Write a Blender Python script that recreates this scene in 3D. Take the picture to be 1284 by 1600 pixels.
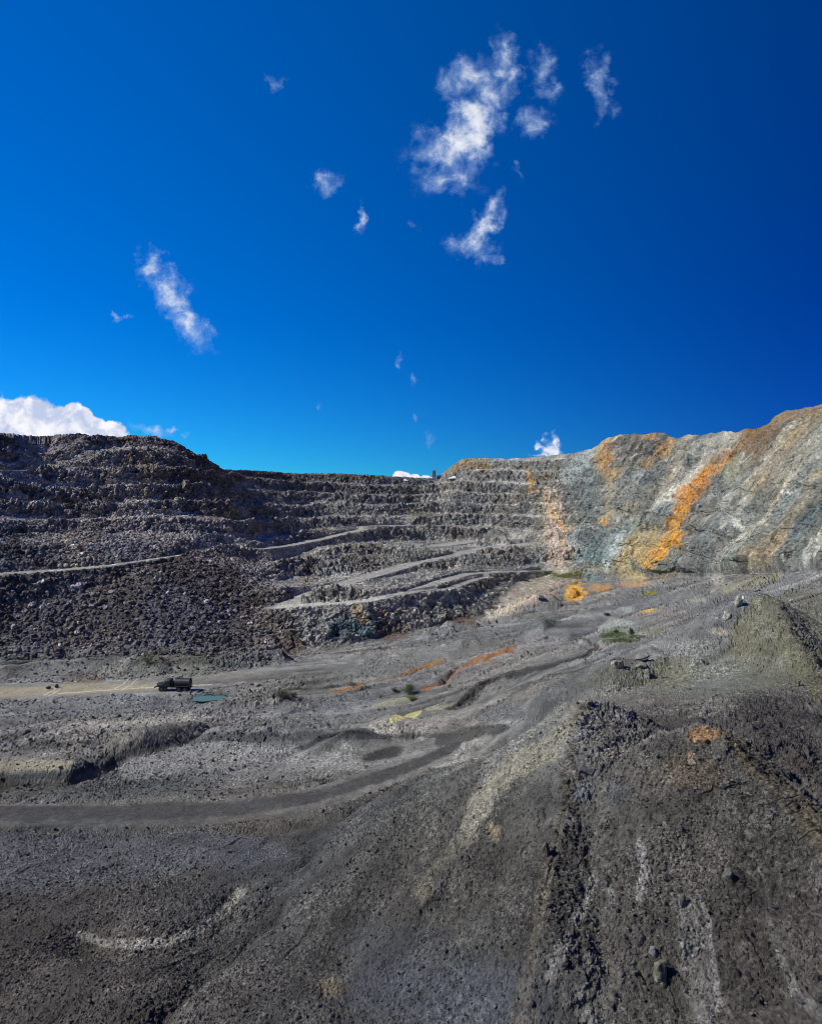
import bpy, bmesh, math, random
import numpy as np
from mathutils import Vector, Matrix
from concurrent.futures import ThreadPoolExecutor
for o in list(bpy.data.objects): bpy.data.objects.remove(o)
S = bpy.context.scene
COL = S.collection
R = math.radians
F = 1042.0                       # focal length in photo pixels (photo 1284 x 1600)

# ---------------------------------------------------------------- camera
cam = bpy.data.cameras.new('camera'); camo = bpy.data.objects.new('camera', cam); COL.objects.link(camo)
camo.location = (0, 0, 0); camo.rotation_euler = (R(90), 0, 0)
cam.sensor_fit = 'VERTICAL'; cam.angle = 2 * math.atan(800 / F)
cam.clip_start = 0.5; cam.clip_end = 6000
S.camera = camo
S.render.engine = 'CYCLES'; S.cycles.filter_width = 0.95
S.view_settings.view_transform = 'Standard'; S.view_settings.look = 'None'
S.view_settings.exposure = 0.0; S.view_settings.gamma = 1.0

# ---------------------------------------------------------------- sun
SUN_AZ, SUN_EL = -97.0, 42.0      # azimuth from the view direction (+Y), negative = left
sd = Vector((math.sin(R(SUN_AZ)) * math.cos(R(SUN_EL)), math.cos(R(SUN_AZ)) * math.cos(R(SUN_EL)), math.sin(R(SUN_EL))))
sl = bpy.data.lights.new('sun', 'SUN'); sl.energy = 5.0; sl.angle = R(0.5); sl.color = (1.0, 0.95, 0.87)
so = bpy.data.objects.new('sun', sl); COL.objects.link(so)
so.rotation_euler = sd.to_track_quat('Z', 'Y').to_euler(); so.location = (-60, 20, 90)

# ---------------------------------------------------------------- sky
W = bpy.data.worlds.new('World'); S.world = W; W.use_nodes = True
nt = W.node_tree; N = nt.nodes; L = nt.links
for n in list(N): N.remove(n)
def nd(t, **k):
    n = N.new(t)
    for a, b in k.items(): setattr(n, a, b)
    return n
def inp(n, i, v):
    if isinstance(v, bpy.types.NodeSocket): L.new(v, n.inputs[i])
    else: n.inputs[i].default_value = v
def mth(op, a, b=0.0, c=None, clamp=False):
    n = nd('ShaderNodeMath', operation=op); n.use_clamp = clamp
    inp(n, 0, a); inp(n, 1, b)
    if c is not None: inp(n, 2, c)
    return n.outputs[0]
def vmth(op, a, b=None):
    n = nd('ShaderNodeVectorMath', operation=op); inp(n, 0, a)
    if b is not None: inp(n, 1, b)
    return n
def smooth(v, lo, hi, a=0.0, b=1.0):
    n = nd('ShaderNodeMapRange', interpolation_type='SMOOTHSTEP')
    inp(n, 0, v); inp(n, 1, lo); inp(n, 2, hi); inp(n, 3, a); inp(n, 4, b)
    return n.outputs[0]
def mixc(f, a, b, mode='MIX'):
    n = nd('ShaderNodeMix', data_type='RGBA', blend_type=mode)
    inp(n, 0, f); inp(n, 6, a); inp(n, 7, b)
    return n.outputs[2]
tc = nd('ShaderNodeTexCoord')
dirv = vmth('NORMALIZE', tc.outputs['Generated']).outputs[0]
sky = nd('ShaderNodeTexSky', sky_type='NISHITA', sun_disc=False)
sky.sun_elevation = R(SUN_EL); sky.sun_rotation = R(SUN_AZ); sky.altitude = 1800; sky.air_density = 1.0; sky.dust_density = 0.3; sky.ozone_density = 2.5
# polarising filter: the air darkens and deepens at right angles to the sun
cg = vmth('DOT_PRODUCT', dirv, (math.sin(R(-62)) * math.cos(R(38)), math.cos(R(-62)) * math.cos(R(38)), math.sin(R(38)))).outputs[1]
pol = smooth(cg, -0.12, 0.86)
hs = nd('ShaderNodeHueSaturation'); inp(hs, 1, 1.0); inp(hs, 0, 0.5)
inp(hs, 1, 1.5); inp(hs, 4, sky.outputs[0])
dark = mixc(pol, (0.02, 0.145, 0.54, 1), (0.15, 1.08, 1.50, 1))
skyc = mixc(1.0, hs.outputs[0], dark, 'MULTIPLY')
# clouds, laid on the sky by direction
sx = nd('ShaderNodeSeparateXYZ'); L.new(dirv, sx.inputs[0])
yy = mth('MAXIMUM', sx.outputs[1], 0.05)
U = mth('DIVIDE', sx.outputs[0], yy); V = mth('DIVIDE', sx.outputs[2], yy)
front = mth('GREATER_THAN', sx.outputs[1], 0.1)
cv = nd('ShaderNodeCombineXYZ'); L.new(U, cv.inputs[0]); L.new(V, cv.inputs[1])
uv = cv.outputs[0]
def noise(vec, scale, detail=6, rough=0.6, dist=0.0, w=0.0):
    n = nd('ShaderNodeTexNoise', noise_dimensions='4D')
    inp(n, 0, vec); inp(n, 1, w); inp(n, 2, scale); inp(n, 3, detail); inp(n, 4, rough); n.inputs['Distortion'].default_value = dist
    return n
wn = noise(uv, 26, 5, 0.62)
wv = vmth('SUBTRACT', wn.outputs[1], (0.5, 0.5, 0.5)).outputs[0]
ws = nd('ShaderNodeVectorMath', operation='SCALE'); L.new(wv, ws.inputs[0]); ws.inputs[3].default_value = 0.075
uvw = vmth('ADD', uv, ws.outputs[0]).outputs[0]
def ell(px, py, rx, ry, ang, src, strength=1.0):
    # ellipse in direction space; ang in degrees, + leans to the right
    c = ((px - 642) / F, (800 - py) / F, 0)
    m = nd('ShaderNodeMapping', vector_type='TEXTURE'); L.new(src, m.inputs[0])
    m.inputs[1].default_value = c; m.inputs[2].default_value = (0, 0, R(ang)); m.inputs[3].default_value = (rx / F, ry / F, 1)
    ln = vmth('LENGTH', m.outputs[0]).outputs[1]
    return smooth(ln, 1.65, 0.0, 0.0, strength)
def total(lst, src):
    acc = None
    for e in lst:
        v = ell(*e[:5], src, e[5] if len(e) > 5 else 1.0)
        acc = v if acc is None else mth('MAXIMUM', acc, v)
    return acc
wisps = [(735, 200, 42, 75, -20, 1.25), (700, 240, 62, 45, 0, .85), (735, 125, 50, 35, 20, .75), (790, 110, 22, 58, 5, .85), (700, 280, 50, 30, 0, .7),
         (848, 115, 24, 42, 0, .8), (832, 190, 34, 30, 20, .6), (938, 125, 20, 52, 5, .8), (940, 180, 20, 18, 0, .45),
         (760, 345, 20, 48, -30, .95), (740, 385, 36, 26, -20, .9), (770, 402, 16, 18, 0, .6),
         (245, 415, 22, 28, 30, 1.0), (268, 460, 26, 50, 32, 1.0), (300, 510, 26, 46, 35, .95), (325, 522, 24, 14, 0, .6), (185, 491, 12, 8, 0, .8),
         (510, 282, 26, 20, 40, .75), (563, 337, 9, 26, -8, .75), (425, 128, 14, 24, 40, .5), (645, 595, 8, 14, 0, .42), (623, 563, 7, 14, 0, .38), (648, 650, 9, 7, 0, .45), (494, 634, 7, 6, 0, .4),
         (235, 672, 45, 11, -20, .62), (270, 676, 16, 8, 0, .7), (672, 686, 10, 18, 0, .35), (645, 355, 12, 10, 0, .4), (808, 268, 8, 18, 0, .5), (861, 699, 15, 13, 0, 1.5), (850, 688, 8, 8, 0, 1.1), (853, 710, 20, 6, 0, 1.2)]
wsum = total(wisps, uvw)
fn = noise(uv, 30, 9, 0.60, 0.35, 2.0)
fn2 = noise(uv, 9, 4, 0.5, 0.0, 5.0)
wden = mth('ADD', mth('MULTIPLY', wsum, 1.05), mth('MULTIPLY', mth('SUBTRACT', fn.outputs[0], 0.5), 2.6))
wden = mth('MULTIPLY', smooth(wden, 0.10, 1.5), smooth(wsum, 0.02, 0.35))
cum = [(10, 655, 60, 32, 0), (45, 650, 40, 32, 0), (75, 665, 60, 28, 0), (118, 655, 24, 22, 0), (140, 668, 26, 16, 0), (175, 672, 22, 13, 0), (150, 680, 50, 16, 0), (-60, 660, 90, 50, 0), (30, 690, 140, 26, 0),
       (628, 745, 14, 9, 0), (645, 748, 14, 7, 0), (668, 747, 12, 5, 0), (680, 750, 60, 6, 0)]
ws2 = nd('ShaderNodeVectorMath', operation='SCALE'); L.new(wv, ws2.inputs[0]); ws2.inputs[3].default_value = 0.022
uvc = vmth('ADD', uv, ws2.outputs[0]).outputs[0]
csum = total(cum, uvc)
bn = noise(uv, 55, 6, 0.55, 0.0, 9.0)
cden = smooth(mth('ADD', csum, mth('MULTIPLY', mth('SUBTRACT', bn.outputs[0], 0.5), 0.45)), 0.22, 0.40)
shade = mixc(smooth(noise(uv, 30, 5, 0.6, 0.3, 13.0).outputs[0], 0.38, 0.62), (0.52, 0.60, 0.82, 1), (0.95, 0.95, 1.0, 1))
wcol = mixc(smooth(wden, 0.2, 1.0), (0.34, 0.52, 0.84, 1), (0.88, 0.91, 0.97, 1))
CLW = nd('ShaderNodeMix', data_type='RGBA'); 
bg1 = nd('ShaderNodeBackground'); L.new(skyc, bg1.inputs[0]); bg1.inputs[1].default_value = 0.10
bg2 = nd('ShaderNodeBackground'); L.new(wcol, bg2.inputs[0]); bg2.inputs[1].default_value = 1.0
bg3 = nd('ShaderNodeBackground'); L.new(shade, bg3.inputs[0]); bg3.inputs[1].default_value = 1.0
N.remove(CLW)
m1 = nd('ShaderNodeMixShader'); L.new(mth('MULTIPLY', mth('MULTIPLY', wden, front), 0.92), m1.inputs[0]); L.new(bg1.outputs[0], m1.inputs[1]); L.new(bg2.outputs[0], m1.inputs[2])
m2 = nd('ShaderNodeMixShader'); L.new(mth('MULTIPLY', cden, front), m2.inputs[0]); L.new(m1.outputs[0], m2.inputs[1]); L.new(bg3.outputs[0], m2.inputs[2])
wo = nd('ShaderNodeOutputWorld'); L.new(m2.outputs[0], wo.inputs[0])

# ---------------------------------------------------------------- helpers
def tag(o, label=None, cat=None, group=None, kind=None):
    for k, v in (('label', label), ('category', cat), ('group', group), ('kind', kind)):
        if v: o[k] = v
    return o
def empty(name, loc, rz=0, label=None, cat=None, group=None):
    o = bpy.data.objects.new(name, None); COL.objects.link(o); o.location = loc; o.rotation_euler = (0, 0, rz); o.empty_display_size = 0.3
    return tag(o, label, cat, group)
def link(name, me, mat, parent=None):
    o = bpy.data.objects.new(name, me); COL.objects.link(o)
    if mat is not None and not me.materials: me.materials.append(mat)
    if parent: o.parent = parent
    return o
def fast_mesh(name, co, quads):
    me = bpy.data.meshes.new(name)
    me.vertices.add(len(co)); me.vertices.foreach_set('co', np.ascontiguousarray(co, np.float32).ravel())
    n = len(quads)
    me.loops.add(n * 4); me.loops.foreach_set('vertex_index', np.ascontiguousarray(quads, np.int32).ravel())
    me.polygons.add(n); me.polygons.foreach_set('loop_start', np.arange(0, 4 * n, 4, dtype=np.int32))
    me.update(calc_edges=True); me.shade_flat()
    return me
POOL = ThreadPoolExecutor(4)
def par(fn, *arrs):
    n = len(arrs[0]); step = 60000
    def job(i): return fn(*[a[i:i + step] for a in arrs])
    rs = list(POOL.map(job, range(0, n, step)))
    if isinstance(rs[0], tuple): return tuple(np.concatenate([r[k] for r in rs]) for k in range(len(rs[0])))
    return np.concatenate(rs)
rng = np.random.RandomState(7)
PERM = rng.permutation(1024).astype(np.int32); PERM = np.concatenate([PERM, PERM])
G3 = rng.normal(size=(1024, 3)); G3 = (G3 / np.linalg.norm(G3, axis=1)[:, None]).astype(np.float32)
RV = rng.rand(1024, 4).astype(np.float32)
def _perlin(x, y, z):
    xi = np.floor(x); yi = np.floor(y); zi = np.floor(z)
    xf = x - xi; yf = y - yi; zf = z - zi
    xi = xi.astype(np.int32); yi = yi.astype(np.int32); zi = zi.astype(np.int32)
    u = xf * xf * xf * (xf * (xf * 6 - 15) + 10); v = yf * yf * yf * (yf * (yf * 6 - 15) + 10); w = zf * zf * zf * (zf * (zf * 6 - 15) + 10)
    out = 0
    for a in (0, 1):
        ha = PERM[(xi + a) & 1023]; wu = u if a else 1 - u
        for b in (0, 1):
            hb = PERM[(ha + yi + b) & 1023]; wb = wu * (v if b else 1 - v)
            for c in (0, 1):
                g = G3[PERM[(hb + zi + c) & 1023]]
                out = out + wb * (w if c else 1 - w) * (g[:, 0] * (xf - a) + g[:, 1] * (yf - b) + g[:, 2] * (zf - c))
    return (out * 1.5).astype(np.float32)
def perlin(P, lam, seed=0.0, sz=1.0):
    """3-D gradient noise of wavelength lam (metres), about -1..1"""
    k = np.float32(1.0 / lam)
    return par(lambda x, y, z: _perlin(x * k + seed * 17.3, y * k + seed * 5.1, z * k * sz + seed * 3.7), P[:, 0], P[:, 1], P[:, 2])
def fbm(P, lam, octs, seed=0.0, gain=0.5, ridged=False, foot=None, sz=1.0):
    out = np.zeros(len(P), np.float32); amp = 1.0
    for i in range(octs):
        l = lam / (2.03 ** i)
        if foot is not None:
            m = foot * 1.6 < l
            if not m.any(): break
            idx = np.nonzero(m)[0]; n = perlin(P[idx], l, seed + i, sz)
            n = (1 - 2.0 * np.abs(n)) if ridged else n
            out[idx] += amp * n
        else:
            n = perlin(P, l, seed + i, sz); n = (1 - 2.0 * np.abs(n)) if ridged else n
            out += amp * n
        amp *= gain
    return out
def _stones(u, v, w, seed):
    ui = np.floor(u - .5).astype(np.int32); vi = np.floor(v - .5).astype(np.int32); wi_ = np.floor(w - .5).astype(np.int32)
    best = np.zeros(len(u), np.float32); idv = np.zeros(len(u), np.float32)
    for a in (0, 1):
        ha = PERM[(ui + a + seed) & 1023]
        for b in (0, 1):
            hb = PERM[(ha + vi + b) & 1023]
            for c in (0, 1):
                h = PERM[(hb + wi_ + c) & 1023]; r = RV[h]; g = G3[h]
                du = u - (ui + a + .15 + .7 * r[:, 0]); dv = v - (vi + b + .15 + .7 * r[:, 1]); dw = w - (wi_ + c + .15 + .7 * r[:, 2])
                rad = 0.26 + 0.46 * r[:, 3] ** 2
                # angular lump: cut by planes turned differently for every stone
                p = du * g[:, 0] + dv * g[:, 1] + dw * g[:, 2]; q_ = du * g[:, 1] - dv * g[:, 0]; k = np.sqrt(du * du + dv * dv + dw * dw)
                e = np.maximum(np.maximum(np.abs(p) * 1.3, np.abs(q_) * 1.15), k) / rad
                hgt = rad * np.minimum(np.clip(1.0 - e, 0, 1) * 2.2, .60 + .5 * p / rad)
                m = hgt > best
                best = np.where(m, hgt, best); idv = np.where(m, RV[(h * 7 + 3) & 1023, 0], idv)
    return best.astype(np.float32), idv.astype(np.float32)
def stones(P, size, seed):
    k = np.float32(1.0 / size)
    return par(lambda x, y, z: _stones((x + .23 * y) * k + 91.7 * seed, (y - .23 * x) * k + 13.1 * seed, z * k + .31 * seed, seed), P[:, 0], P[:, 1], P[:, 2])
def _cells(u, v, w, seed):
    ui = np.floor(u - .5).astype(np.int32); vi = np.floor(v - .5).astype(np.int32); wi_ = np.floor(w - .5).astype(np.int32)
    best = np.full(len(u), 9, np.float32); idv = np.zeros(len(u), np.float32)
    for a in (0, 1):
        ha = PERM[(ui + a + seed) & 1023]
        for b in (0, 1):
            hb = PERM[(ha + vi + b) & 1023]
            for c in (0, 1):
                h = PERM[(hb + wi_ + c) & 1023]; r = RV[h]; g = G3[h]
                du = u - (ui + a + .1 + .8 * r[:, 0]); dv = v - (vi + b + .1 + .8 * r[:, 1]); dw = w - (wi_ + c + .1 + .8 * r[:, 2])
                k = du * du + dv * dv + dw * dw; m = k < best
                best = np.where(m, k, best); idv = np.where(m, r[:, 3] + .7 * (du * g[:, 0] + dv * g[:, 1] + dw * g[:, 2]), idv)
    return (idv - .5).astype(np.float32)
def cells(P, size, seed, sz=1.0):
    """fractured blocks: each cell has its own offset and its own tilted face, about -.7..0.7"""
    k = np.float32(1.0 / size)
    return par(lambda x, y, z: _cells((x + .31 * y) * k + 31.7 * seed, (y - .31 * x) * k + 7.1 * seed, z * k * sz + .31 * seed, seed), P[:, 0], P[:, 1], P[:, 2])
def sstep(a, b, x):
    t = np.clip((x - a) / (b - a), 0, 1); return t * t * (3 - 2 * t)

# ---------------------------------------------------------------- base surface of the pit
K = [-700, -300, 0, 120, 250, 340, 400, 480, 560, 640, 720, 780, 850, 920, 1000, 1080, 1160, 1284, 1600, 2100]
def prof(ys, ds): return ys, ds
CUR = [
 # y , d  near to far
 ([1920] * 20, [34, 32, 30, 29, 28.8, 28.6, 28.3, 28, 27.7, 27.4, 27, 26.7, 26.3, 26, 25.6, 25.6, 25.6, 25.6, 25.2, 25.2]),
 ([1660] * 20, [40, 38, 36, 35, 34.5, 34, 33.5, 33, 32.5, 32, 31.5, 31, 30.6, 30, 29.5, 29.5, 29.5, 29.5, 29, 29]),
 ([1450] * 20, [54, 53, 51, 50, 49, 48, 47, 46, 45, 43.5, 41.5, 40, 38, 36, 35, 35, 34.6, 34, 33, 33]),
 ([1285] * 20, [80, 79, 77, 77, 76, 75, 74, 72, 69, 65, 60, 54, 47, 42, 39.5, 38.5, 38, 38, 37, 37]),
 ([1172, 1172, 1172, 1172, 1172, 1172, 1172, 1172, 1172, 1172, 1172, 1172, 1175, 1178, 1180, 1165, 1165, 1180, 1180, 1180],
  [106, 105, 104, 104, 103, 103, 102, 101, 100, 96, 90, 80, 64, 49, 44.5, 43, 43.5, 46, 46, 46]),
 ([1092] * 12 + [1090, 1088, 1085, 1080, 1075, 1070, 1070, 1070],
  [142, 141, 140, 140, 140, 140, 139, 138, 136, 130, 124, 112, 96, 84, 74, 70, 68, 66, 60, 60]),
 ([1046, 1046, 1046, 1042, 1036, 1034, 1032, 1026, 1020, 1012, 1004, 1000, 998, 996, 994, 990, 985, 980, 975, 975],
  [174, 173, 172, 173, 174, 176, 177, 178, 178, 176, 174, 168, 160, 150, 136, 118, 104, 94, 80, 80]),
 # wall foot
 ([1040, 1040, 1036, 1036, 1031, 1029, 1027, 1020, 1008, 992, 974, 955, 928, 912, 905, 905, 900, 895, 890, 888],
  [177, 178, 180, 182, 184, 188, 191, 194, 198, 204, 215, 230, 262, 282, 262, 232, 196, 150, 96, 80]),
 # first inner level
 ([905, 902, 896, 890, 886, 905, 932, 945, 938, 925, 902, 894, 891, 888, 885, 885, 880, 872, 860, 850],
  [165, 185, 202, 210, 218, 220, 216, 211, 214, 224, 250, 275, 296, 292, 268, 238, 201, 155, 100, 84]),
 # mid wall
 ([790, 795, 800, 800, 800, 805, 830, 848, 850, 850, 842, 836, 820, 810, 810, 810, 800, 782, 740, 700],
  [175, 205, 236, 248, 264, 274, 298, 338, 352, 368, 388, 390, 356, 326, 296, 266, 228, 182, 118, 98]),
 # rim
 ([640, 668, 678, 681, 684, 733, 738, 742, 742, 746, 718, 716, 714, 705, 684, 687, 680, 642, 590, 560],
  [190, 230, 272, 292, 310, 334, 420, 448, 462, 480, 486, 470, 440, 405, 370, 338, 298, 236, 150, 125]),
]
# finer rim line (x, y, d)
RIM = [(-700, 640, 190), (-300, 668, 230), (0, 676, 268), (60, 681, 280), (115, 677, 288), (125, 681, 290), (190, 683, 298), (205, 681, 300), (240, 682, 304), (262, 688, 308), (285, 699, 312), (310, 712, 318), (330, 724, 326),
       (346, 733, 336), (370, 735, 372), (400, 736, 410), (470, 741, 440), (520, 740, 455), (585, 743, 465), (640, 746, 480), (684, 748, 486), (694, 738, 492), (708, 727, 495), (724, 718, 492), (745, 716, 485), (800, 717, 465), (845, 714, 445),
       (900, 709, 418), (930, 702, 402), (948, 690, 392), (968, 684, 385), (1010, 682, 368), (1035, 683, 355), (1052, 688, 348), (1080, 687, 338), (1140, 679, 308), (1195, 671, 280), (1212, 660, 272), (1235, 650, 258), (1260, 643, 246), (1284, 639, 236), (1600, 590, 150), (2100, 560, 125)]
gx = np.arange(-700, 2101, 1.0)
def smooth1(a, r):
    if r < 1: return a
    k = np.exp(-0.5 * (np.arange(-3 * r, 3 * r + 1) / r) ** 2); k /= k.sum()
    return np.convolve(np.pad(a, 3 * r, mode='edge'), k, mode='valid')
cur = []
for i, (ys, ds) in enumerate(CUR):
    if i == len(CUR) - 1:
        xs, ys, ds = zip(*RIM); r = 3
    else: xs, r = K, 22
    cur.append((smooth1(np.interp(gx, xs, ys), r), smooth1(np.interp(gx, xs, ds), max(r, 8))))
SX = 1.0
cols = np.concatenate([np.arange(-640, -80, 5.0), np.arange(-80, -8, 2.5), np.arange(-8, 1292, SX), np.arange(1292, 1372, 2.5), np.arange(1372, 2060, 5.0)])
NC = len(cols)
def at(i):
    y = np.interp(cols, gx, cur[i][0]); d = np.interp(cols, gx, cur[i][1]); return y, d
CNT = [60, 200, 170, 125, 110, 125, 60, 240, 230, 270]
rows = []; rowid = []
inf = (cols > 0) & (cols < 1284)
for i in range(len(cur) - 1):
    y0, d0 = at(i); y1, d1 = at(i + 1)
    n = CNT[i]
    for k in range(n):
        t = k / n
        w = (1 - t) / d0 + t / d1; y = (1 - t) * y0 + t * y1
        rows.append((y, 1 / w)); rowid.append(i - 1 + t)
yE, dE = at(len(cur) - 1); rows.append((yE, dE)); rowid.append(float(len(cur) - 2))
D = np.array([r[1] for r in rows]); PY = np.array([r[0] for r in rows])
rid = np.array(rowid)
# round off the creases between the floor curves (rows), keep the wall
def smooth_rows(A, r, lim):
    k = np.exp(-0.5 * (np.arange(-3 * r, 3 * r + 1) / r) ** 2); k /= k.sum()
    P_ = np.pad(A, ((3 * r, 3 * r), (0, 0)), mode='edge'); out = np.zeros_like(A)
    for j, kk in enumerate(k): out += kk * P_[j:j + A.shape[0]]
    w = sstep(lim + .3, lim - .2, rid)[:, None]
    return A * (1 - w) + out * w
D = smooth_rows(D, 14, 6.0)
PXg = np.broadcast_to(cols, D.shape)
X = D * (PXg - 642) / F; Y = D.copy(); Z = -D * (PY - 800) / F
# beyond the rim: gently falling plateau
xr, yr, zr = X[-1], Y[-1], Z[-1]
ex = [(3, -.1), (8, -.6), (16, -2), (40, -6), (120, -20), (500, -60), (1600, -90)]
X = np.vstack([X] + [(xr * (1 + e / yr))[None] for e, _ in ex]); Y = np.vstack([Y] + [(yr + e)[None] for e, _ in ex]); Z = np.vstack([Z] + [(zr + q)[None] for _, q in ex])
rid = np.concatenate([rid, [9.1 + .1 * i for i in range(len(ex))]])
# towards and behind the camera: the slope runs on down out of the picture, then levels
x0, y0, z0 = X[0], Y[0], Z[0]
near = []
for t in np.linspace(1, 0.04, 110) ** 2:
    near.append((x0 * (1 + 3.0 * t), y0 - t * (y0 + 90), z0 + (-25 - z0) * sstep(0, .25, t)))
X = np.vstack([a[0][None] for a in near] + [X]); Y = np.vstack([a[1][None] for a in near] + [Y]); Z = np.vstack([a[2][None] for a in near] + [Z])
rid = np.concatenate([np.linspace(-2, -1.05, len(near)), rid])
NR = X.shape[0]
RID = np.broadcast_to(rid[:, None], X.shape)
PXg = np.broadcast_to(cols, X.shape)
SH = X.shape
X = X.astype(np.float32); Y = Y.astype(np.float32); Z = Z.astype(np.float32)
def pts(): return np.stack([X.ravel(), Y.ravel(), Z.ravel()], 1).astype(np.float32)
def py_now(): return 800 - F * Z / np.maximum(Y, 1.0)
def hit(px, py, g=None, first=True):
    """world point of the surface seen at a photo pixel"""
    j = int(np.argmin(np.abs(cols - px))); z = Z[:, j]; y = Y[:, j]
    sel = y > 15; q = np.where(sel, 800 - F * z / np.maximum(y, 1), 1e9)
    for i in range(1, NR):
        if sel[i - 1] and q[i] <= py <= q[i - 1] + 1e-6:
            t = (q[i - 1] - py) / max(q[i - 1] - q[i], 1e-6)
            yy_ = y[i - 1] * (1 - t) + y[i] * t; zz = z[i - 1] * (1 - t) + z[i] * t
            return Vector((yy_ * (px - 642) / F, yy_, zz))
    i = int(np.argmin(np.abs(q - py))); return Vector((y[i] * (px - 642) / F, y[i], z[i]))

# ---- mountain-scale shape of the walls: spurs and scoops
P0 = pts()
wallm = (sstep(0, 1, (RID - 6.0 - .10 * np.abs(fbm(P0, 14, 3, 88).reshape(SH))) / (.16 + .7 * sstep(850, 900, PXg))) * sstep(9.6, 8.9, RID)).astype(np.float32)
spur = fbm(P0, 70, 2, 3.3, sz=.35).reshape(SH) * 9.0 + fbm(P0, 26, 2, 5.1, sz=.5).reshape(SH) * 2.6
left = sstep(880, 800, PXg)
amt = wallm * sstep(6.2, 7.0, RID) * (0.55 + 0.45 * left) * (1 - .75 * sstep(420, 330, PXg) * sstep(8.0, 7.4, RID)) * sstep(9.05, 8.6, RID)
sc = 1 + amt * spur / np.maximum(Y, 30)
X = (X * sc).astype(np.float32); Y = (Y * sc).astype(np.float32)
# the wall moves away from or towards the middle of the pit with its height kept

# ---- world-space ridges and gullies on the floor and the foreground
def seg_dist(poly, w):
    """distance in plan to a polyline of world points, and its height there; only near it"""
    p = np.array(poly, np.float32)
    lo = p[:, :2].min(0) - w; hi = p[:, :2].max(0) + w
    m = (X > lo[0]) & (X < hi[0]) & (Y > lo[1]) & (Y < hi[1]) & (RID < 9.05) & (RID > -2.5)
    idx = np.nonzero(m.ravel())[0]
    x = X.ravel()[idx]; y = Y.ravel()[idx]
    bd = np.full(len(idx), 1e9, np.float32); bz = np.zeros(len(idx), np.float32); bs = np.zeros(len(idx), np.float32); sg = np.zeros(len(idx), np.float32)
    for i in range(len(p) - 1):
        a, b = p[i], p[i + 1]; ab = b[:2] - a[:2]; l2 = max((ab ** 2).sum(), 1e-6)
        t = np.clip(((x - a[0]) * ab[0] + (y - a[1]) * ab[1]) / l2, 0, 1)
        dx = x - a[0] - t * ab[0]; dy = y - a[1] - t * ab[1]; d = np.sqrt(dx * dx + dy * dy)
        k = d < bd
        bd = np.where(k, d, bd); bz = np.where(k, a[2] + t * (b[2] - a[2]), bz); bs = np.where(k, i + t, bs); sg = np.where(k, (ab[0] * dy - ab[1] * dx) / (math.sqrt(l2) * np.maximum(d, .05)), sg)
    return idx, bd, bz, bs, sg
def W3(px, py, d): return (d * (px - 642) / F, d, -d * (py - 800) / F)
RUG = np.zeros(SH, np.float32)
def ridge(points, slope, reach, slope2=None, k=.35):
    """spoil ridge: crest through world points, sides at the angle of repose (slope2 on the other side)"""
    global Z
    idx, d, z, s_, sg = seg_dist(points, reach)
    zf = Z.ravel().copy(); x = X.ravel()[idx]; y = Y.ravel()[idx]
    p3 = np.stack([x, y, 0 * d], 1); wob = .30 * perlin(p3, 2.6, 4) + .6 * perlin(p3, 7.0, 9)
    new = np.full(len(idx), -1e9, np.float32)
    for a, b in zip(points, points[1:]):           # highest of the separate crests, so no seam between them
        ax, ay = b[0] - a[0], b[1] - a[1]; l2 = max(ax * ax + ay * ay, 1e-6)
        t = np.clip(((x - a[0]) * ax + (y - a[1]) * ay) / l2, 0, 1); dx = x - a[0] - t * ax; dy = y - a[1] - t * ay; e = np.sqrt(dx * dx + dy * dy)
        g = (ax * dy - ay * dx) / (math.sqrt(l2) * np.maximum(e, .05))
        sl = slope if slope2 is None else slope2 + (slope - slope2) * (.5 + .5 * g)
        new = np.maximum(new, a[2] + t * (b[2] - a[2]) - sl * (np.sqrt(e * e + k * k) - k))
    new = new + wob * .6
    h = zf[idx]; kk = 0.5
    new = new - 60 * sstep(reach * .55, reach, d) ** 2
    m = np.clip(.5 + .5 * (new - h) / kk, 0, 1)
    rg = RUG.ravel(); rg[idx] = np.maximum(rg[idx], m)
    zf[idx] = h * (1 - m) + new * m + kk * m * (1 - m) * .5
    Z = zf.reshape(SH)
def groove(pix, half, depth, soft=1.0):
    """ditch or step scored in the floor along photo-traced points taken to the ground"""
    global Z
    pl = [tuple(hit(*q)) for q in pix]
    idx, d, z, s, sg = seg_dist(pl, half * 3)
    zf = Z.ravel().copy(); zf[idx] -= 1.5 * depth * np.exp(-(d / half) ** 2); Z = zf.reshape(SH)
def bump(pix, half, height):
    groove(pix, half, -height)

# low swells of the floor on the left
bump([(0, 1172), (60, 1150), (130, 1134), (300, 1125), (430, 1096)], 4.0, 1.2)
groove([(0, 1215), (110, 1212), (190, 1180), (330, 1152), (480, 1148), (640, 1150)], 2.6, 2.0)
bump([(230, 1180), (300, 1168), (400, 1166), (540, 1172), (600, 1165)], 4.5, 2.0)
bump([(-60, 1200), (0, 1196), (60, 1192), (105, 1196)], 2.6, .35)
bump([(0, 1255), (300, 1250), (480, 1232)], 2.0, .6)
groove([(0, 1288), (170, 1292), (420, 1290), (540, 1268), (660, 1210), (800, 1150)], 1.6, 1.1)
groove([(130, 1460), (200, 1478), (270, 1470), (340, 1438), (375, 1400)], 1.8, .9)
bump([(230, 1330), (430, 1345), (560, 1370)], 4.5, .35)
bump([(400, 1410), (440, 1388), (480, 1365)], 1.4, .8)
groove([(300, 1500), (420, 1400), (520, 1330), (640, 1290)], 1.4, .6)
groove([(240, 1600), (320, 1520), (430, 1430), (520, 1370)], 1.0, .5)
groove([(720, 1100), (760, 1068), (830, 1040), (910, 1024), (935, 1012), (900, 998)], 1.6, 1.1)
groove([(560, 1068), (640, 1052), (700, 1030), (800, 1006)], 1.2, .7)
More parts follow.
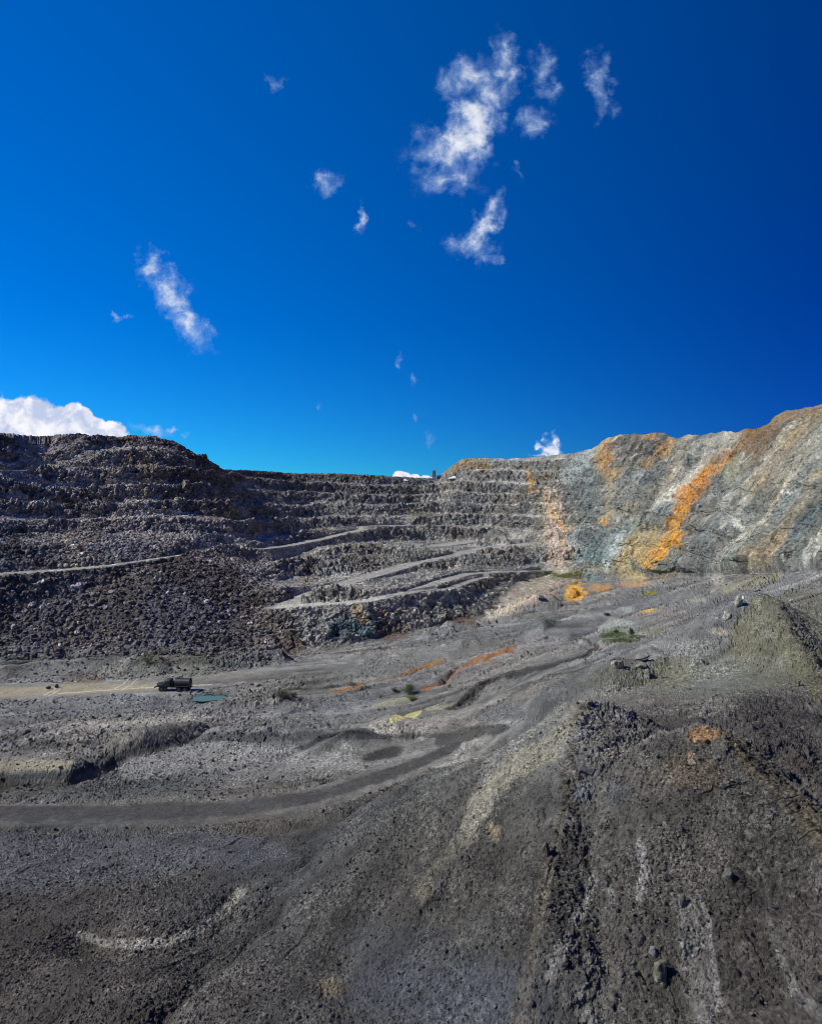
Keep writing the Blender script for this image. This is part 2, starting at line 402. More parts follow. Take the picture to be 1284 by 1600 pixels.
groove([(600, 1086), (690, 1066), (720, 1040), (780, 1026)], .9, .6)
groove([(860, 1060), (930, 1042), (960, 1022)], 1.0, .6)
groove([(0, 1092), (100, 1092), (220, 1084), (330, 1094)], 1.8, 1.2)
# berm between the floor road and the talus
bump([(-200, 1060), (0, 1053), (80, 1050), (150, 1046), (230, 1042), (330, 1046), (430, 1034)], 3.0, 2.2)
# spoil heaps
ridge([W3(905, 1090, 50.5), W3(896, 1150, 46), W3(876, 1210, 43), W3(880, 1270, 40), W3(856, 1350, 35.7), W3(850, 1440, 32.2), W3(820, 1600, 28.7), W3(800, 1780, 26)], .42, 22, .85, k=.2)
ridge([W3(905, 1093, 51), W3(860, 1150, 53), W3(805, 1195, 56.5), W3(740, 1265, 57.5), W3(700, 1320, 54.5), W3(655, 1395, 50)], .55, 16, .5)
ridge([W3(1110, 1150, 42.5), W3(1040, 1172, 43.5), W3(965, 1190, 45), W3(915, 1188, 46.5)], .6, 20, .7)
ridge([W3(1110, 1147, 42), W3(1165, 1200, 38), W3(1222, 1268, 34.2), W3(1300, 1350, 30.6)], .62, 22, .5, k=.2)
ridge([W3(1158, 944, 88), W3(1188, 930, 89), W3(1207, 938, 87), W3(1230, 982, 79), W3(1257, 1038, 72), W3(1302, 1118, 64), W3(1400, 1230, 58)], .72, 34, .5, k=.3)
ridge([W3(1010, 1040, 96), W3(1060, 1020, 97), W3(1110, 1010, 98)], .4, 16)
ridge([W3(1078, 985, 112), W3(1095, 980, 112), W3(1110, 985, 110)], .55, 16)
# small heaps near the wall foot
def heap(px, py, h, slope=.7, wide=0.0, name=None):
    p = hit(px, py)
    ridge([(p.x - wide, p.y, p.z + h), (p.x + wide, p.y, p.z + h * .9)], slope, 2.4 * h / slope + wide + 6)
heap(897, 931, 3.2, .85); heap(850, 942, 3.4, .8, 2.5); heap(880, 948, 2.0, .7, 3.5)
heap(720, 985, 3.0, .8, 4); heap(690, 993, 2.2, .8, 3); heap(785, 972, 1.6, .5, 5)
heap(1000, 960, 1.4, .5, 6); heap(930, 965, 1.6, .5, 7)
heap(230, 1040, 2.6, .6, 3); heap(1005, 1050, 1.6, .5, 3); heap(760, 1010, 1.6, .4, 6)

# ---- benches cut in the walls
P0 = pts()
wq = perlin(P0, 55, 2.2).reshape(SH); wq2 = perlin(P0, 20, 6.2).reshape(SH)
HB = 7.4
def smooth_bench(z, hb, tread):
    b = z / hb; i = np.floor(b); f = b - i
    g = np.interp(f, [0, .26, .56, 1.0], [0, .20, .95, 1.0])
    return hb * (i + g)
warp = 4.0 * wq + 1.1 * wq2 + 3.1
bz = smooth_bench(Z + warp, HB, .46) - warp
talus = sstep(455, 380, PXg) * sstep(8.05, 6.9, RID)
talus = np.maximum(talus, sstep(7.15, 6.9, RID) * sstep(740, 780, PXg) * sstep(900, 860, PXg))
bst = sstep(930, 820, PXg) * 1.0 + .7 * sstep(820, 930, PXg) * sstep(1240, 1100, PXg)
bst = bst * (1 - talus) * np.clip(1.0 + 1.0 * wq2 + .5 * wq, .3, 1) * sstep(6.35, 6.8, RID) * sstep(9.02, 8.9, RID)
BF = (Z + warp) / HB; BF = (BF - np.floor(BF)).astype(np.float32); BST = bst.astype(np.float32)
Z = (Z + (bz - Z) * bst).astype(np.float32)

# ---- roads and ramps
ROADM = np.zeros(SH, np.float32)
def road(pix, half, cut=1.1, fill=1.3, reach=16, zs=None, shift=0.0):
    global Z
    pl = [hit(*q) for q in pix]
    pl = [list(p) for p in pl]
    z = np.array([p[2] for p in pl])
    # even grade
    s = np.concatenate([[0], np.cumsum([math.hypot(pl[i + 1][0] - pl[i][0], pl[i + 1][1] - pl[i][1]) for i in range(len(pl) - 1)])])
    c = np.polyfit(s, z, 3 if len(z) > 4 else 1); zs_ = np.polyval(c, s) * .6 + z * .4
    # keep each point on its sight line at the new height
    for i, p in enumerate(pl):
        v = -(pix[i][1] - 800) / F
        if abs(v) > .02 and abs(zs_[i] / v - p[1]) < 9:
            d = zs_[i] / v; p[0] = d * (pix[i][0] - 642) / F; p[1] = d
        p[2] = zs_[i]
    hl = list(half) if isinstance(half, (list, tuple)) else [half] * len(pl)
    idx, d, zr_, s_, sg = seg_dist(pl, max(hl) + reach); half = np.interp(s_, range(len(hl)), hl)
    zf = Z.ravel().copy(); e = np.maximum(d - half, 0)
    fo = sstep(half + reach, half + reach * .5, d); zf[idx] = zf[idx] * (1 - fo) + fo * np.clip(zf[idx], zr_ - fill * e, zr_ + cut * e)
    fl = sstep(half + .8, half - .4, d); zf[idx] = zf[idx] * (1 - fl) + zr_ * fl
    Z = zf.reshape(SH)
    rm = ROADM.ravel(); rm[idx] = np.maximum(rm[idx], fl); 
    return pl
road([(-120, 902), (0, 897), (60, 893), (115, 889), (170, 884)], 4.0)
road([(170, 884), (250, 872), (330, 860), (372, 856), (412, 857), (450, 852), (510, 839), (575, 826)], [3, 1.6, 1.6, 2, 3, 3.4, 3.6, 4])
road([(575, 822), (640, 820), (690, 821)], 6)
road([(680, 853), (740, 845), (800, 842)], 6)
road([(0, 735), (70, 736), (130, 730)], 4)
road([(432, 949), (480, 930), (560, 905), (640, 882), (700, 868), (760, 856), (830, 849)], [3.2, 3.4, 3.6, 4, 4.6, 5.2, 5.6])
road([(432, 949), (500, 944), (570, 939), (640, 925), (690, 908), (730, 897), (790, 893), (850, 892)], [2.8, 2.6, 2.6, 2.6, 2.8, 3, 3, 3])
road([(640, 925), (700, 920), (740, 906), (760, 902)], 1.8, reach=8)
road([(-200, 1078), (0, 1080), (90, 1078), (180, 1074), (270, 1072), (350, 1062), (440, 1048), (520, 1040)], 6.5, .5, .5, 10)
road([(-200, 1276), (0, 1273), (170, 1274), (330, 1270), (430, 1260), (520, 1240), (600, 1212), (680, 1184)], 2.6, .35, .35, 6)
road([(880, 990), (960, 950), (1060, 935), (1150, 923), (1175, 921)], 5.0, .35, .35, 10)

# water in the hollow behind the truck
wp = hit(326, 1089)
idx, dd, zz, ss, sg = seg_dist([(wp.x - 2.6, wp.y - .8, wp.z - .1), (wp.x + 3.0, wp.y + .8, wp.z - .1)], 12)
zf = Z.ravel().copy(); zf[idx] = zf[idx] * sstep(1.5, 5, dd) + (1 - sstep(1.5, 5, dd)) * (wp.z - .55 * sstep(3.2, 1.6, dd)); Z = zf.reshape(SH)

# ---------------------------------------------------------------- detail displacement
PYs = py_now()                                     # where each point lies before roughening
gy = np.gradient(np.stack([X, Y, Z], -1), axis=0); gxv = np.gradient(np.stack([X, Y, Z], -1), axis=1)
nrm = np.cross(gxv, gy); nrm /= np.maximum(np.linalg.norm(nrm, axis=-1, keepdims=True), 1e-9)
# soften the normals so that displacement does not tear edges
def blur2(A, r):
    for ax in (0, 1):
        c = np.cumsum(np.pad(A, [(r + 1, r) if a == ax else (0, 0) for a in range(3)], mode='edge'), axis=ax)
        n = A.shape[ax]; sl1 = [slice(None)] * 3; sl0 = [slice(None)] * 3
        sl1[ax] = slice(2 * r + 1, 2 * r + 1 + n); sl0[ax] = slice(0, n); A = (c[tuple(sl1)] - c[tuple(sl0)]) / (2 * r + 1)
    return A
nrm = blur2(nrm, 4); nrm /= np.maximum(np.linalg.norm(nrm, axis=-1, keepdims=True), 1e-9)
P = pts(); foot = (np.maximum(Y, 12).ravel() / F).astype(np.float32)
steep = 1 - np.clip(np.abs(nrm[..., 2]), 0, 1).ravel()
rm = ROADM.ravel()
wl = wallm.ravel(); tl = talus.ravel().astype(np.float32)
pxf = PXg.ravel(); pyf = PYs.ravel()
right = sstep(860, 960, pxf) * wl
crag = wl * (1 - tl) * (1 - .45 * right)
disp = np.zeros(len(P), np.float32)
wi = np.nonzero(wl > .01)[0]
Pw = P[wi]; Pw_s = Pw * np.array([1, 1, .7], np.float32)
d1 = fbm(Pw * np.array([1, 1, .55], np.float32), 13, 3, 1.0, .5, True, foot[wi]) * .75
d2 = fbm(Pw, 3.6, 3, 8.0, .6, False, foot[wi]) * .35
wob_ = Pw + .5 * np.stack([perlin(Pw, 2.2, 71), perlin(Pw, 2.2, 72), perlin(Pw, 2.2, 73)], 1)
fr = cells(wob_, 4.2, 3, 1.0) * 1.15 + cells(wob_, 1.9, 5, 1.0) * .85 + cells(Pw, .9, 7) * .55
blk, _b = stones(Pw, 2.4, 3)
blk2, idw2 = stones(Pw, 1.15, 5)
bb = BF.ravel()[wi]; bs_ = BST.ravel()[wi]
face_ = (1 - bs_) * .85 + bs_ * (.14 + .95 * sstep(.16, .28, bb) * sstep(.66, .57, bb))
loose = np.clip(.35 + perlin(Pw, 13, 33), 0, 1)
gul = fbm(np.stack([Pw[:, 0] - Pw[:, 2] * .75, Pw[:, 1] * .5, (Pw[:, 2] + Pw[:, 0] * .5) * .14], 1), 13, 3, 81, .6, True)
disp[wi] = crag[wi] * face_ * (d1 + d2 + fr) + crag[wi] * blk * 1.1 * loose + wl[wi] * (1 - .6 * right[wi]) * blk2 * .85 * (.4 + .6 * loose) + right[wi] * gul * 2.8
# talus: heaped angular blocks
b3, id3 = stones(Pw, 1.6, 11)
b5, id5 = stones(Pw, 3.0, 37)
disp[wi] += tl[wi] * (b3 * 1.5 + b5 * 1.2 * np.clip(.2 + 1.5 * perlin(Pw, 16, 12), 0, 1) + .5 * fbm(Pw, 22, 2, 4))
# floor and foreground
fl = (1 - wl)
fi = np.nonzero(fl > .01)[0]; Pf = P[fi]
nb = perlin(Pf, 11, 21); nb2 = perlin(Pf, 34, 22)
rough = np.clip(.45 + .9 * nb + .4 * nb2, .05, 1.2)
Df = Y.ravel()[fi]
heapz = sstep(860, 930, pxf[fi]) * sstep(70, 58, Df)
rough = np.maximum(rough, heapz * .85)
fs = fbm(Pf, 9, 3, 14, .5, False, foot[fi]) * .30 + fbm(Pf, 1.4, 4, 17, .6, False, foot[fi]) * .075 * (.5 + rough)
s1, i1 = stones(Pf, 1.5, 15); s2, i2 = stones(Pf, .62, 19); s3, i3 = stones(Pf, .34, 23); s4, i4 = stones(Pf, .19, 29)
far = sstep(60, 120, Df)
fs += s1 * (.62 * rough * far + .10 * (1 - far) * np.clip(rough - .45, 0, 1) + .30 * heapz * np.clip(nb + .3, 0, 1)) + s2 * (.20 + .26 * far) * np.maximum(rough, .3) + (s3 * .24 * (.3 + .7 * rough) + s4 * .20 * (.5 + .5 * rough)) * (1 - far)
# erosion ribs running down the near dump face
rib = fbm(np.stack([Pf[:, 0] + 1.3 * perlin(Pf, 4.5, 77) + .06 * (Pf[:, 1] - 30) * (Pf[:, 0] - 8), Pf[:, 1] * .12, Pf[:, 2] * .12], 1), 1.9, 3, 31, .55, True)
fs += heapz * rib * .30 * np.clip(.5 + 1.3 * nb, 0, 1.2) * sstep(1150, 1240, pyf[fi])
Pq = Pf + .22 * np.stack([perlin(Pf, .9, 74), perlin(Pf, .9, 75), perlin(Pf, .9, 76)], 1)
rg = RUG.ravel()[fi] * np.where(Df > 66, .5, sstep(800, 905, pxf[fi]) * .75) * sstep(101, 95, Df); fr2 = cells(Pq, 1.7, 43) * .50 + cells(Pq, .75, 47) * .26 + cells(Pf, .33, 49) * .12; rd = fbm(Pf, 4.5, 4, 91, .55, True, foot[fi])
fs += np.maximum(rg, heapz * .7) * (.32 * rd + (s1 * .35 + s2 * .22) * np.clip(.4 - 1.4 * nb, 0, 1) + fr2 * (.25 + .75 * np.clip(.45 + 1.2 * nb, 0, 1)) * (.6 + .4 * far)) 
fs += (1 - np.maximum(rg, heapz)) * (cells(Pf, 2.4, 53) * .42 * far + cells(Pf, .8, 59) * .10) * np.clip(rough - .2, 0, 1)
Pd = np.stack([Pf[:, 0] * .20 + Pf[:, 1] * .05, Pf[:, 1] * 1.0 - Pf[:, 0] * .22, 0 * Pf[:, 2]], 1) + .8 * np.stack([perlin(Pf, 6, 61), perlin(Pf, 5, 62), 0 * Df], 1)
dn = perlin(Pd, 15, 63) + .35 * perlin(Pd, 6, 64); dm = sstep(48, 75, Df) * (1 - heapz) * np.clip(.6 + perlin(Pf, 30, 65), 0, 1)
LINE = np.exp(-(dn / .035) ** 2) * dm; dn2 = perlin(Pd, 9, 66); LINE2 = np.exp(-((dn2 - .1) / .04) ** 2) * dm * .7
fs -= .55 * LINE + .35 * LINE2; fs += .45 * np.exp(-((dn - .11) / .05) ** 2) * dm
CRUST = sstep(.18, .4, dn) * dm
nf = sstep(82, 62, Df); ac = Pf[:, 0] * .92 - Pf[:, 1] * .38; al = (Pf[:, 0] * .38 + Pf[:, 1] * .92)
Pn = np.stack([ac * 1.0, al * .16, 0 * ac], 1) + .5 * np.stack([perlin(Pf, 7, 161), 0 * ac, 0 * ac], 1)
FB = (1 - nf) * fbm(Pd, 9, 4, 163, .6) + nf * fbm(Pn, 4.5, 5, 167, .62)
L3 = np.exp(-((perlin(Pn, 4.2, 171) + .3 * perlin(Pn, 1.6, 172)) / .035) ** 2) * nf * (1 - heapz) * np.clip(.3 + 1.3 * perlin(Pf, 9, 173), 0, 1)
fs -= .16 * L3; fs += .10 * FB * nf + .25 * FB * (1 - nf) * (1 - heapz)
disp[fi] += fs * fl[fi]
cb = sstep(1.25, .8, np.hypot(((pxf - 832) * .86 - (pyf - 922) * .5) / 62, ((pxf - 832) * .5 + (pyf - 922) * .86) / 26)) * (pxf > 700) * wl
CB = cb.astype(np.float32); disp *= (1 - .8 * CB)
disp *= (1 - .93 * rm)
edge = sstep(9.6, 9.1, RID).ravel() * (RID.ravel() > -1.6)
disp *= edge * (1 - .5 * sstep(8.8, 8.98, RID).ravel())
P2 = P + nrm.reshape(-1, 3) * disp[:, None]

# ---------------------------------------------------------------- rock and soil colours, some shade painted in
nA = fbm(P, 14, 3, 41, .55); nB = fbm(P, 3.0, 3, 43, .6); nC = fbm(P, .8, 2, 45, .6, False, foot * .6)
rag = np.where(Y.ravel() > 110, .5 * nA + .5 * nB, .45 * nB + .35 * nC + .3 * nA)
C = np.zeros((len(P), 3), np.float32)
wa = (1.0 + .3 * sstep(70, 30, Y.ravel())) * (1 - .6 * rm)
pxf = pxf + wa * (5 * nA + 5.5 * nB + 2.5 * perlin(P, 1.6, 51)); 
pyf = pyf + wa * ((.16 + .84 * wl) + .3 * sstep(70, 30, Y.ravel())) * (3.5 * fbm(P, 12, 2, 53) + 4.0 * fbm(P, 2.8, 2, 55))
def srgb(r, g, b):
    a = np.array([r, g, b]) / 255.0; return (a ** 2.2).astype(np.float32)
def setc(m, col, var=0.0):
    global C
    m = np.clip(m, 0, 1)[:, None]; C = C * (1 - m) + np.array(col, np.float32) * m
BRK = .6 * perlin(P, 1.9, 95) + .7 * fbm(np.stack([P[:, 0] - P[:, 2] * .75, P[:, 1] * .5, (P[:, 2] + P[:, 0] * .5) * .2], 1), 4.0, 3, 97, .6)
SPK = (.38 * np.ones(len(P))).astype(np.float32); SPK = SPK * (1 - wl) + wl * (.62 - .40 * sstep(840, 960, pxf)); SPK = (SPK * (1 - .85 * CB) * (1 - .7 * rm)).astype(np.float32)
def win(x0, x1, y0, y1): return np.nonzero((pxf > x0) & (pxf < x1) & (pyf > y0) & (pyf < y1) & (RID.ravel() < 9.4))[0]
def blob(cx, cy, rx, ry, col, a=1.0, ang=0, nz=.7, soft=.25):
    if cy > 1090: soft = max(soft, .4)
    if 690 < cy < 1080: nz = max(nz, .8) * 1.2; soft = .5
    r = max(rx, ry) * 2.0; i = win(cx - r, cx + r, cy - r, cy + r)
    if not len(i): return
    dx = pxf[i] - cx; dy = pyf[i] - cy; c, s = math.cos(R(ang)), math.sin(R(ang))
    e = np.sqrt(((dx * c + dy * s) / rx) ** 2 + ((-dx * s + dy * c) / ry) ** 2) + rag[i] * nz
    m = (a * sstep(1 + soft, 1 - soft, e)).astype(np.float32)[:, None]
    C[i] = C[i] * (1 - m) + np.array(col, np.float32) * m
def stroke(pp, w, col, a=1.0, ay=1.0, nz=.6, soft=.4, brk=True):
    """a soft ragged band of other rock or soil, or of painted shade; w may be a list of half widths"""
    if pp[0][1] > 1090: soft = .3
    elif pp[0][1] < 910 and brk: nz = max(nz, .7) * 1.35; soft = .6
    p = np.array(pp, np.float32); ws_ = np.array(w if isinstance(w, (list, tuple)) else [w] * len(pp), np.float32); mw = ws_.max() * 2 + 2
    i = win(p[:, 0].min() - mw, p[:, 0].max() + mw, p[:, 1].min() - mw, p[:, 1].max() + mw)
    if not len(i): return
    x = pxf[i]; y = pyf[i]; best = np.full(len(i), 9.0)
    for k in range(len(p) - 1):
        ax_, ay_ = p[k]; bx, by = p[k + 1]; vx, vy = bx - ax_, by - ay_
        t = np.clip(((x - ax_) * vx + (y - ay_) * vy) / max(vx * vx + vy * vy, 1e-6), 0, 1)
        d = np.hypot(x - ax_ - t * vx, (y - ay_ - t * vy) * ay) / (ws_[k] * (1 - t) + ws_[k + 1] * t)
        best = np.minimum(best, d)
    m = (a * sstep(1 + soft, 1 - soft, best + rag[i] * nz) * (np.clip(.90 + .8 * BRK[i], .25, 1) if pp[0][1] < 910 and brk else 1)).astype(np.float32)[:, None]
    C[i] = C[i] * (1 - m) + np.array(col, np.float32) * m
# base by place; near ground darkened, vignette and shade put into its colour
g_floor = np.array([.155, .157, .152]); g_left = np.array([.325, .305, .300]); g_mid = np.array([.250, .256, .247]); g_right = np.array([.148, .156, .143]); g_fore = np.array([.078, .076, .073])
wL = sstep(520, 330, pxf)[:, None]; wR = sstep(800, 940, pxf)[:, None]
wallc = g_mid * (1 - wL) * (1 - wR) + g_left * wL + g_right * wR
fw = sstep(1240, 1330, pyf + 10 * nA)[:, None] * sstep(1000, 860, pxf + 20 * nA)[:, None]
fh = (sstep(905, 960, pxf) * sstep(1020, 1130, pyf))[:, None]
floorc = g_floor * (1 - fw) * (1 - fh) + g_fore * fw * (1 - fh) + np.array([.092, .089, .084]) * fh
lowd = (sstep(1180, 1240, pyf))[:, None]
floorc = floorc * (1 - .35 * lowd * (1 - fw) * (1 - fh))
wallc = wallc * (1 - tl[:, None] * (pxf < 560)[:, None]) + np.array([.105, .101, .112]) * tl[:, None] * (pxf < 560)[:, None]
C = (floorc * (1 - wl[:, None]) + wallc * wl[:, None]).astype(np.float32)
# broad natural variation
st = fbm(np.stack([P[:, 0] - P[:, 2] * .75, P[:, 1] * .5, (P[:, 2] + P[:, 0] * .5) * .14], 1), 7.0, 4, 61, .6)
st2 = fbm(np.stack([P[:, 0] - P[:, 2] * .75, P[:, 1] * .5, (P[:, 2] + P[:, 0] * .5) * .16], 1), 15.0, 3, 65, .6)
rr = (wl * wR[:, 0])
for lo, hi, src_, c_, a_ in ((.15, .5, st, (.33, .29, .20), .6), (-.15, -.5, st, (.13, .155, .15), .7), (.25, .6, st2, (.34, .24, .13), .45), (-.3, -.6, st2, (.22, .26, .25), .6), (.35, .6, st - st2, (.33, .33, .30), .6), (.35, .7, st2 - st, (.10, .105, .10), .6)):
    m = (rr * a_ * sstep(lo, hi, src_))[:, None] if hi > lo else (rr * a_ * sstep(-lo, -hi, -src_))[:, None]
    C = C * (1 - m) + np.array(c_, np.float32) * m
lm = wl * (1 - wR[:, 0]) * sstep(.1, .5, st2) * .4; C = C * (1 - lm[:, None]) + np.array((.17, .15, .12), np.float32) * lm[:, None]
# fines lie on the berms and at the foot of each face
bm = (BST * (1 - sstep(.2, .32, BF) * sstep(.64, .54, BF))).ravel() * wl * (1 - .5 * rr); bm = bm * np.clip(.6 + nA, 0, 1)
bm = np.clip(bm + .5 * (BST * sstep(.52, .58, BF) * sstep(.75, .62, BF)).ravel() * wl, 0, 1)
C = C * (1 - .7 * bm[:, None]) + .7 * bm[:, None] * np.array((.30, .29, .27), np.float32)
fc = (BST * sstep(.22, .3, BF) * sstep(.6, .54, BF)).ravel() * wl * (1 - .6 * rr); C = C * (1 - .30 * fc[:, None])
C = C.astype(np.float32)
C *= (1 + .28 * nA + .22 * nB)[:, None]
hue = perlin(P, 24, 47)
C *= 1 + hue[:, None] * np.array([.10, .02, -.08], np.float32) * (1 + .9 * wl[:, None] * wR)
C[fi] *= (1 + (.55 - .15 * nf) * np.clip(FB, -.9, 1.2))[:, None]; m = (.6 * L3)[:, None]; C[fi] = C[fi] * (1 - m) + np.array((.035, .034, .033), np.float32) * m
m = ((.62 * LINE + .4 * LINE2) * fl[fi])[:, None]; C[fi] = C[fi] * (1 - m) + np.array((.050, .048, .046), np.float32) * m
m = (.38 * CRUST * fl[fi])[:, None]; C[fi] = C[fi] * (1 - m) + np.array((.225, .222, .205), np.float32) * m
C = C.astype(np.float32)
# --- left wall
stroke([(185, 684), (250, 690), (300, 712), (335, 736), (400, 742), (520, 745), (600, 748)], [7, 9, 10, 10, 9, 6, 4], (.105, .075, .055), .8)
stroke([(0, 688), (110, 686), (180, 688)], 7, (.07, .062, .06), .7)
stroke([(215, 730), (300, 745), (350, 760)], [12, 16, 10], (.10, .085, .07), .6)
blob(285, 775, 26, 22, (.12, .10, .085), .55); blob(262, 772, 18, 7, (.13, .105, .08), .8)
blob(198, 758, 16, 8, (.25, .25, .24), .8, nz=1.1); blob(186, 768, 4, 7, (.3, .3, .29), .8)
blob(280, 782, 9, 4, (.26, .25, .22), .8); blob(215, 785, 7, 5, (.2, .2, .19), .7)
stroke([(352, 800), (370, 818)], [7, 6], (.27, .25, .18), .95, nz=.4); blob(337, 790, 12, 12, (.17, .14, .10), .6); blob(268, 808, 9, 7, (.24, .21, .17), .6)
blob(110, 852, 28, 14, (.22, .20, .17), .8, nz=1.0); blob(140, 872, 26, 7, (.25, .24, .21), .7); blob(118, 850, 7, 9, (.36, .34, .31), .8)
stroke([(0, 731), (80, 733), (130, 728)], 2.5, (.14, .135, .13), .6); blob(110, 730, 30, 5, (.16, .155, .14), .5)
blob(35, 835, 30, 10, (.05, .052, .058), .7); blob(10, 860, 60, 14, (.045, .05, .056), .8)  # bluish shadow at the far left, painted into the wall colour
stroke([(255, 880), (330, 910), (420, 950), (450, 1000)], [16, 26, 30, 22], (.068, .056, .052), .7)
stroke([(400, 760), (500, 762), (600, 765)], [8, 8, 6], (.12, .11, .10), .5)
blob(440, 775, 40, 10, (.14, .14, .135), .6); blob(420, 800, 10, 16, (.14, .15, .15), .5)
# --- middle wall
stroke([(690, 742), (712, 727), (740, 722), (765, 728)], [5, 10, 13, 5], (.25, .19, .11), .95, nz=.35)
stroke([(690, 746), (670, 765), (655, 782)], [7, 4, 4], (.30, .29, .26), .7); blob(640, 772, 22, 10, (.19, .17, .12), .6); blob(655, 800, 34, 14, (.18, .17, .135), .5)
blob(560, 870, 20, 22, (.12, .10, .08), .5); blob(480, 890, 14, 30, (.13, .105, .08), .6); blob(505, 845, 10, 10, (.2, .18, .14), .6); blob(545, 850, 8, 8, (.2, .18, .14), .6)
blob(580, 905, 26, 8, (.15, .15, .15), .5); blob(660, 890, 40, 6, (.16, .16, .155), .4)
blob(540, 985, 50, 20, (.085, .12, .135), .9); blob(560, 988, 26, 14, (.09, .14, .155), .8)
stroke([(556, 950), (568, 972)], [8, 6], (.30, .24, .15), .85); blob(597, 963, 6, 6, (.42, .30, .17), .9); blob(520, 960, 7, 8, (.28, .27, .26), .8)
blob(615, 985, 28, 16, (.13, .09, .075), .7); blob(455, 1005, 12, 22, (.085, .065, .055), .6); blob(470, 1012, 12, 8, (.15, .12, .09), .7)
blob(750, 885, 30, 8, (.15, .15, .15), .4); blob(800, 800, 40, 40, (.15, .15, .13), .4)
stroke([(826, 735), (829, 752), (833, 770)], [3, 3.5, 4], (.42, .26, .09), .9); blob(845, 790, 10, 24, (.25, .23, .16), .6)
blob(833, 800, 9, 10, (.30, .30, .29), .7)
# --- bright oxidised right wall
stroke([(860, 770), (866, 800), (872, 840), (872, 876)], [10, 15, 19, 17], (.46, .38, .31), .95, nz=.8); stroke([(858, 775), (862, 800), (884, 830), (880, 860)], [4, 3, 4, 3], (.50, .33, .13), .8)
blob(870, 850, 10, 14, (.50, .44, .40), .6)
stroke([(925, 712), (905, 735), (890, 750)], [11, 15, 10], (.30, .34, .34), .9)
stroke([(950, 700), (948, 725), (960, 748)], [11, 18, 10], (.38, .23, .10), .9); stroke([(968, 745), (962, 780), (955, 820)], [14, 12, 7], (.33, .28, .18), .75); blob(948, 820, 5, 7, (.48, .28, .08), .9)
blob(1015, 690, 10, 8, (.40, .23, .09), .9); stroke([(1045, 695), (1030, 712), (1015, 735)], [8, 6, 6], (.38, .25, .12), .85)
blob(990, 705, 30, 20, (.13, .13, .125), .6); blob(1040, 735, 20, 16, (.13, .135, .13), .6)
blob(925, 790, 24, 34, (.11, .135, .135), .7); blob(905, 770, 16, 30, (.15, .16, .155), .5); blob(985, 770, 22, 30, (.19, .205, .195), .6)
stroke([(1080, 697), (1060, 735), (1030, 775)], [11, 9, 10], (.34, .31, .24), .7); stroke([(1140, 685), (1110, 705), (1090, 740)], [11, 10, 8], (.34, .33, .29), .8)
stroke([(1092, 735), (1078, 765), (1050, 785), (1026, 806)], [8, 12, 12, 8], (.55, .54, .47), 1.0, nz=.4)
stroke([(1060, 800), (1020, 812), (1000, 830)], [9, 11, 9], (.19, .22, .22), .8)
stroke([(1136, 715), (1112, 740), (1092, 765), (1074, 790), (1066, 815)], [10, 16, 15, 12, 13], (.47, .235, .065), 1.0, nz=.6)
stroke([(1066, 815), (1058, 840), (1042, 862), (1020, 878)], [13, 12, 15, 12], (.52, .27, .05), 1.0, nz=.6)
stroke([(1130, 722), (1105, 755), (1085, 783)], [4, 5, 4], (.36, .17, .06), .6)
stroke([(1205, 672), (1180, 695), (1150, 712)], [18, 26, 14], (.19, .11, .05), 1.0); stroke([(1200, 700), (1190, 730)], [20, 10], (.16, .115, .075), .6)
stroke([(1205, 668), (1240, 656), (1300, 645)], [10, 12, 16], (.21, .145, .08), .9)
stroke([(1125, 760), (1105, 780), (1090, 800)], [12, 14, 8], (.10, .105, .105), .8); blob(1150, 745, 14, 22, (.26, .27, .17), .7); blob(1170, 760, 30, 26, (.21, .21, .18), .5)
stroke([(990, 835), (962, 860), (920, 885)], [20, 30, 22], (.16, .215, .22), 1.0, nz=.5); stroke([(975, 848), (960, 872), (952, 890)], [9, 10, 9], (.42, .48, .47), .9)
stroke([(1030, 845), (1000, 865), (980, 890), (1000, 905)], [14, 20, 16, 8], (.37, .31, .17), .9); blob(1037, 893, 10, 10, (.38, .29, .14), .9); stroke([(1062, 870), (1040, 895)], [7, 8], (.15, .18, .17), .8)
blob(1010, 835, 20, 12, (.22, .22, .17), .7)
stroke([(1158, 820), (1162, 832), (1155, 848)], [5, 4, 3], (.55, .55, .50), .9); blob(1085, 855, 8, 6, (.40, .42, .38), .6); blob(1120, 905, 9, 9, (.36, .35, .31), .7)
stroke([(1290, 745), (1230, 795), (1190, 840), (1130, 880)], [12, 14, 10, 8], (.25, .28, .265), .7); stroke([(1290, 710), (1230, 740)], [20, 26], (.25, .245, .21), .6)
blob(1245, 777, 12, 3, (.55, .55, .52), .8, ang=5)
blob(1130, 810, 50, 10, (.165, .165, .155), .7, ang=-8); stroke([(1130, 850), (1090, 880), (1060, 905)], [16, 14, 8], (.17, .165, .16), .7)
stroke([(1215, 900), (1180, 908), (1130, 922)], [5, 8, 4], (.27, .265, .18), .7, nz=.7)
# --- cream bank, shelf and its ochre spills
stroke([(872, 902), (840, 914), (800, 940), (768, 960)], [13, 19, 16, 8], (.52, .47, .37), 1.0, nz=.35, brk=False); stroke([(885, 908), (850, 930), (820, 945)], [7, 9, 5], (.34, .27, .24), .7, brk=False, nz=.9); stroke([(800, 932), (768, 960)], [4, 4], (.50, .49, .46), .8, brk=False); stroke([(900, 905), (885, 935)], [5, 6], (.36, .33, .20), .8, brk=False)
blob(862, 905, 34, 4, (.22, .21, .18), .6); blob(918, 895, 50, 5, (.27, .25, .19), .6)
blob(880, 899, 24, 4, (.12, .15, .04), .85); blob(845, 894, 14, 2.2, (.16, .18, .05), .8)
blob(897, 926, 12, 13, (.62, .34, .05), 1.0, nz=.35); blob(935, 918, 18, 6, (.34, .23, .11), .8); blob(942, 919, 10, 2.6, (.45, .20, .05), .9)
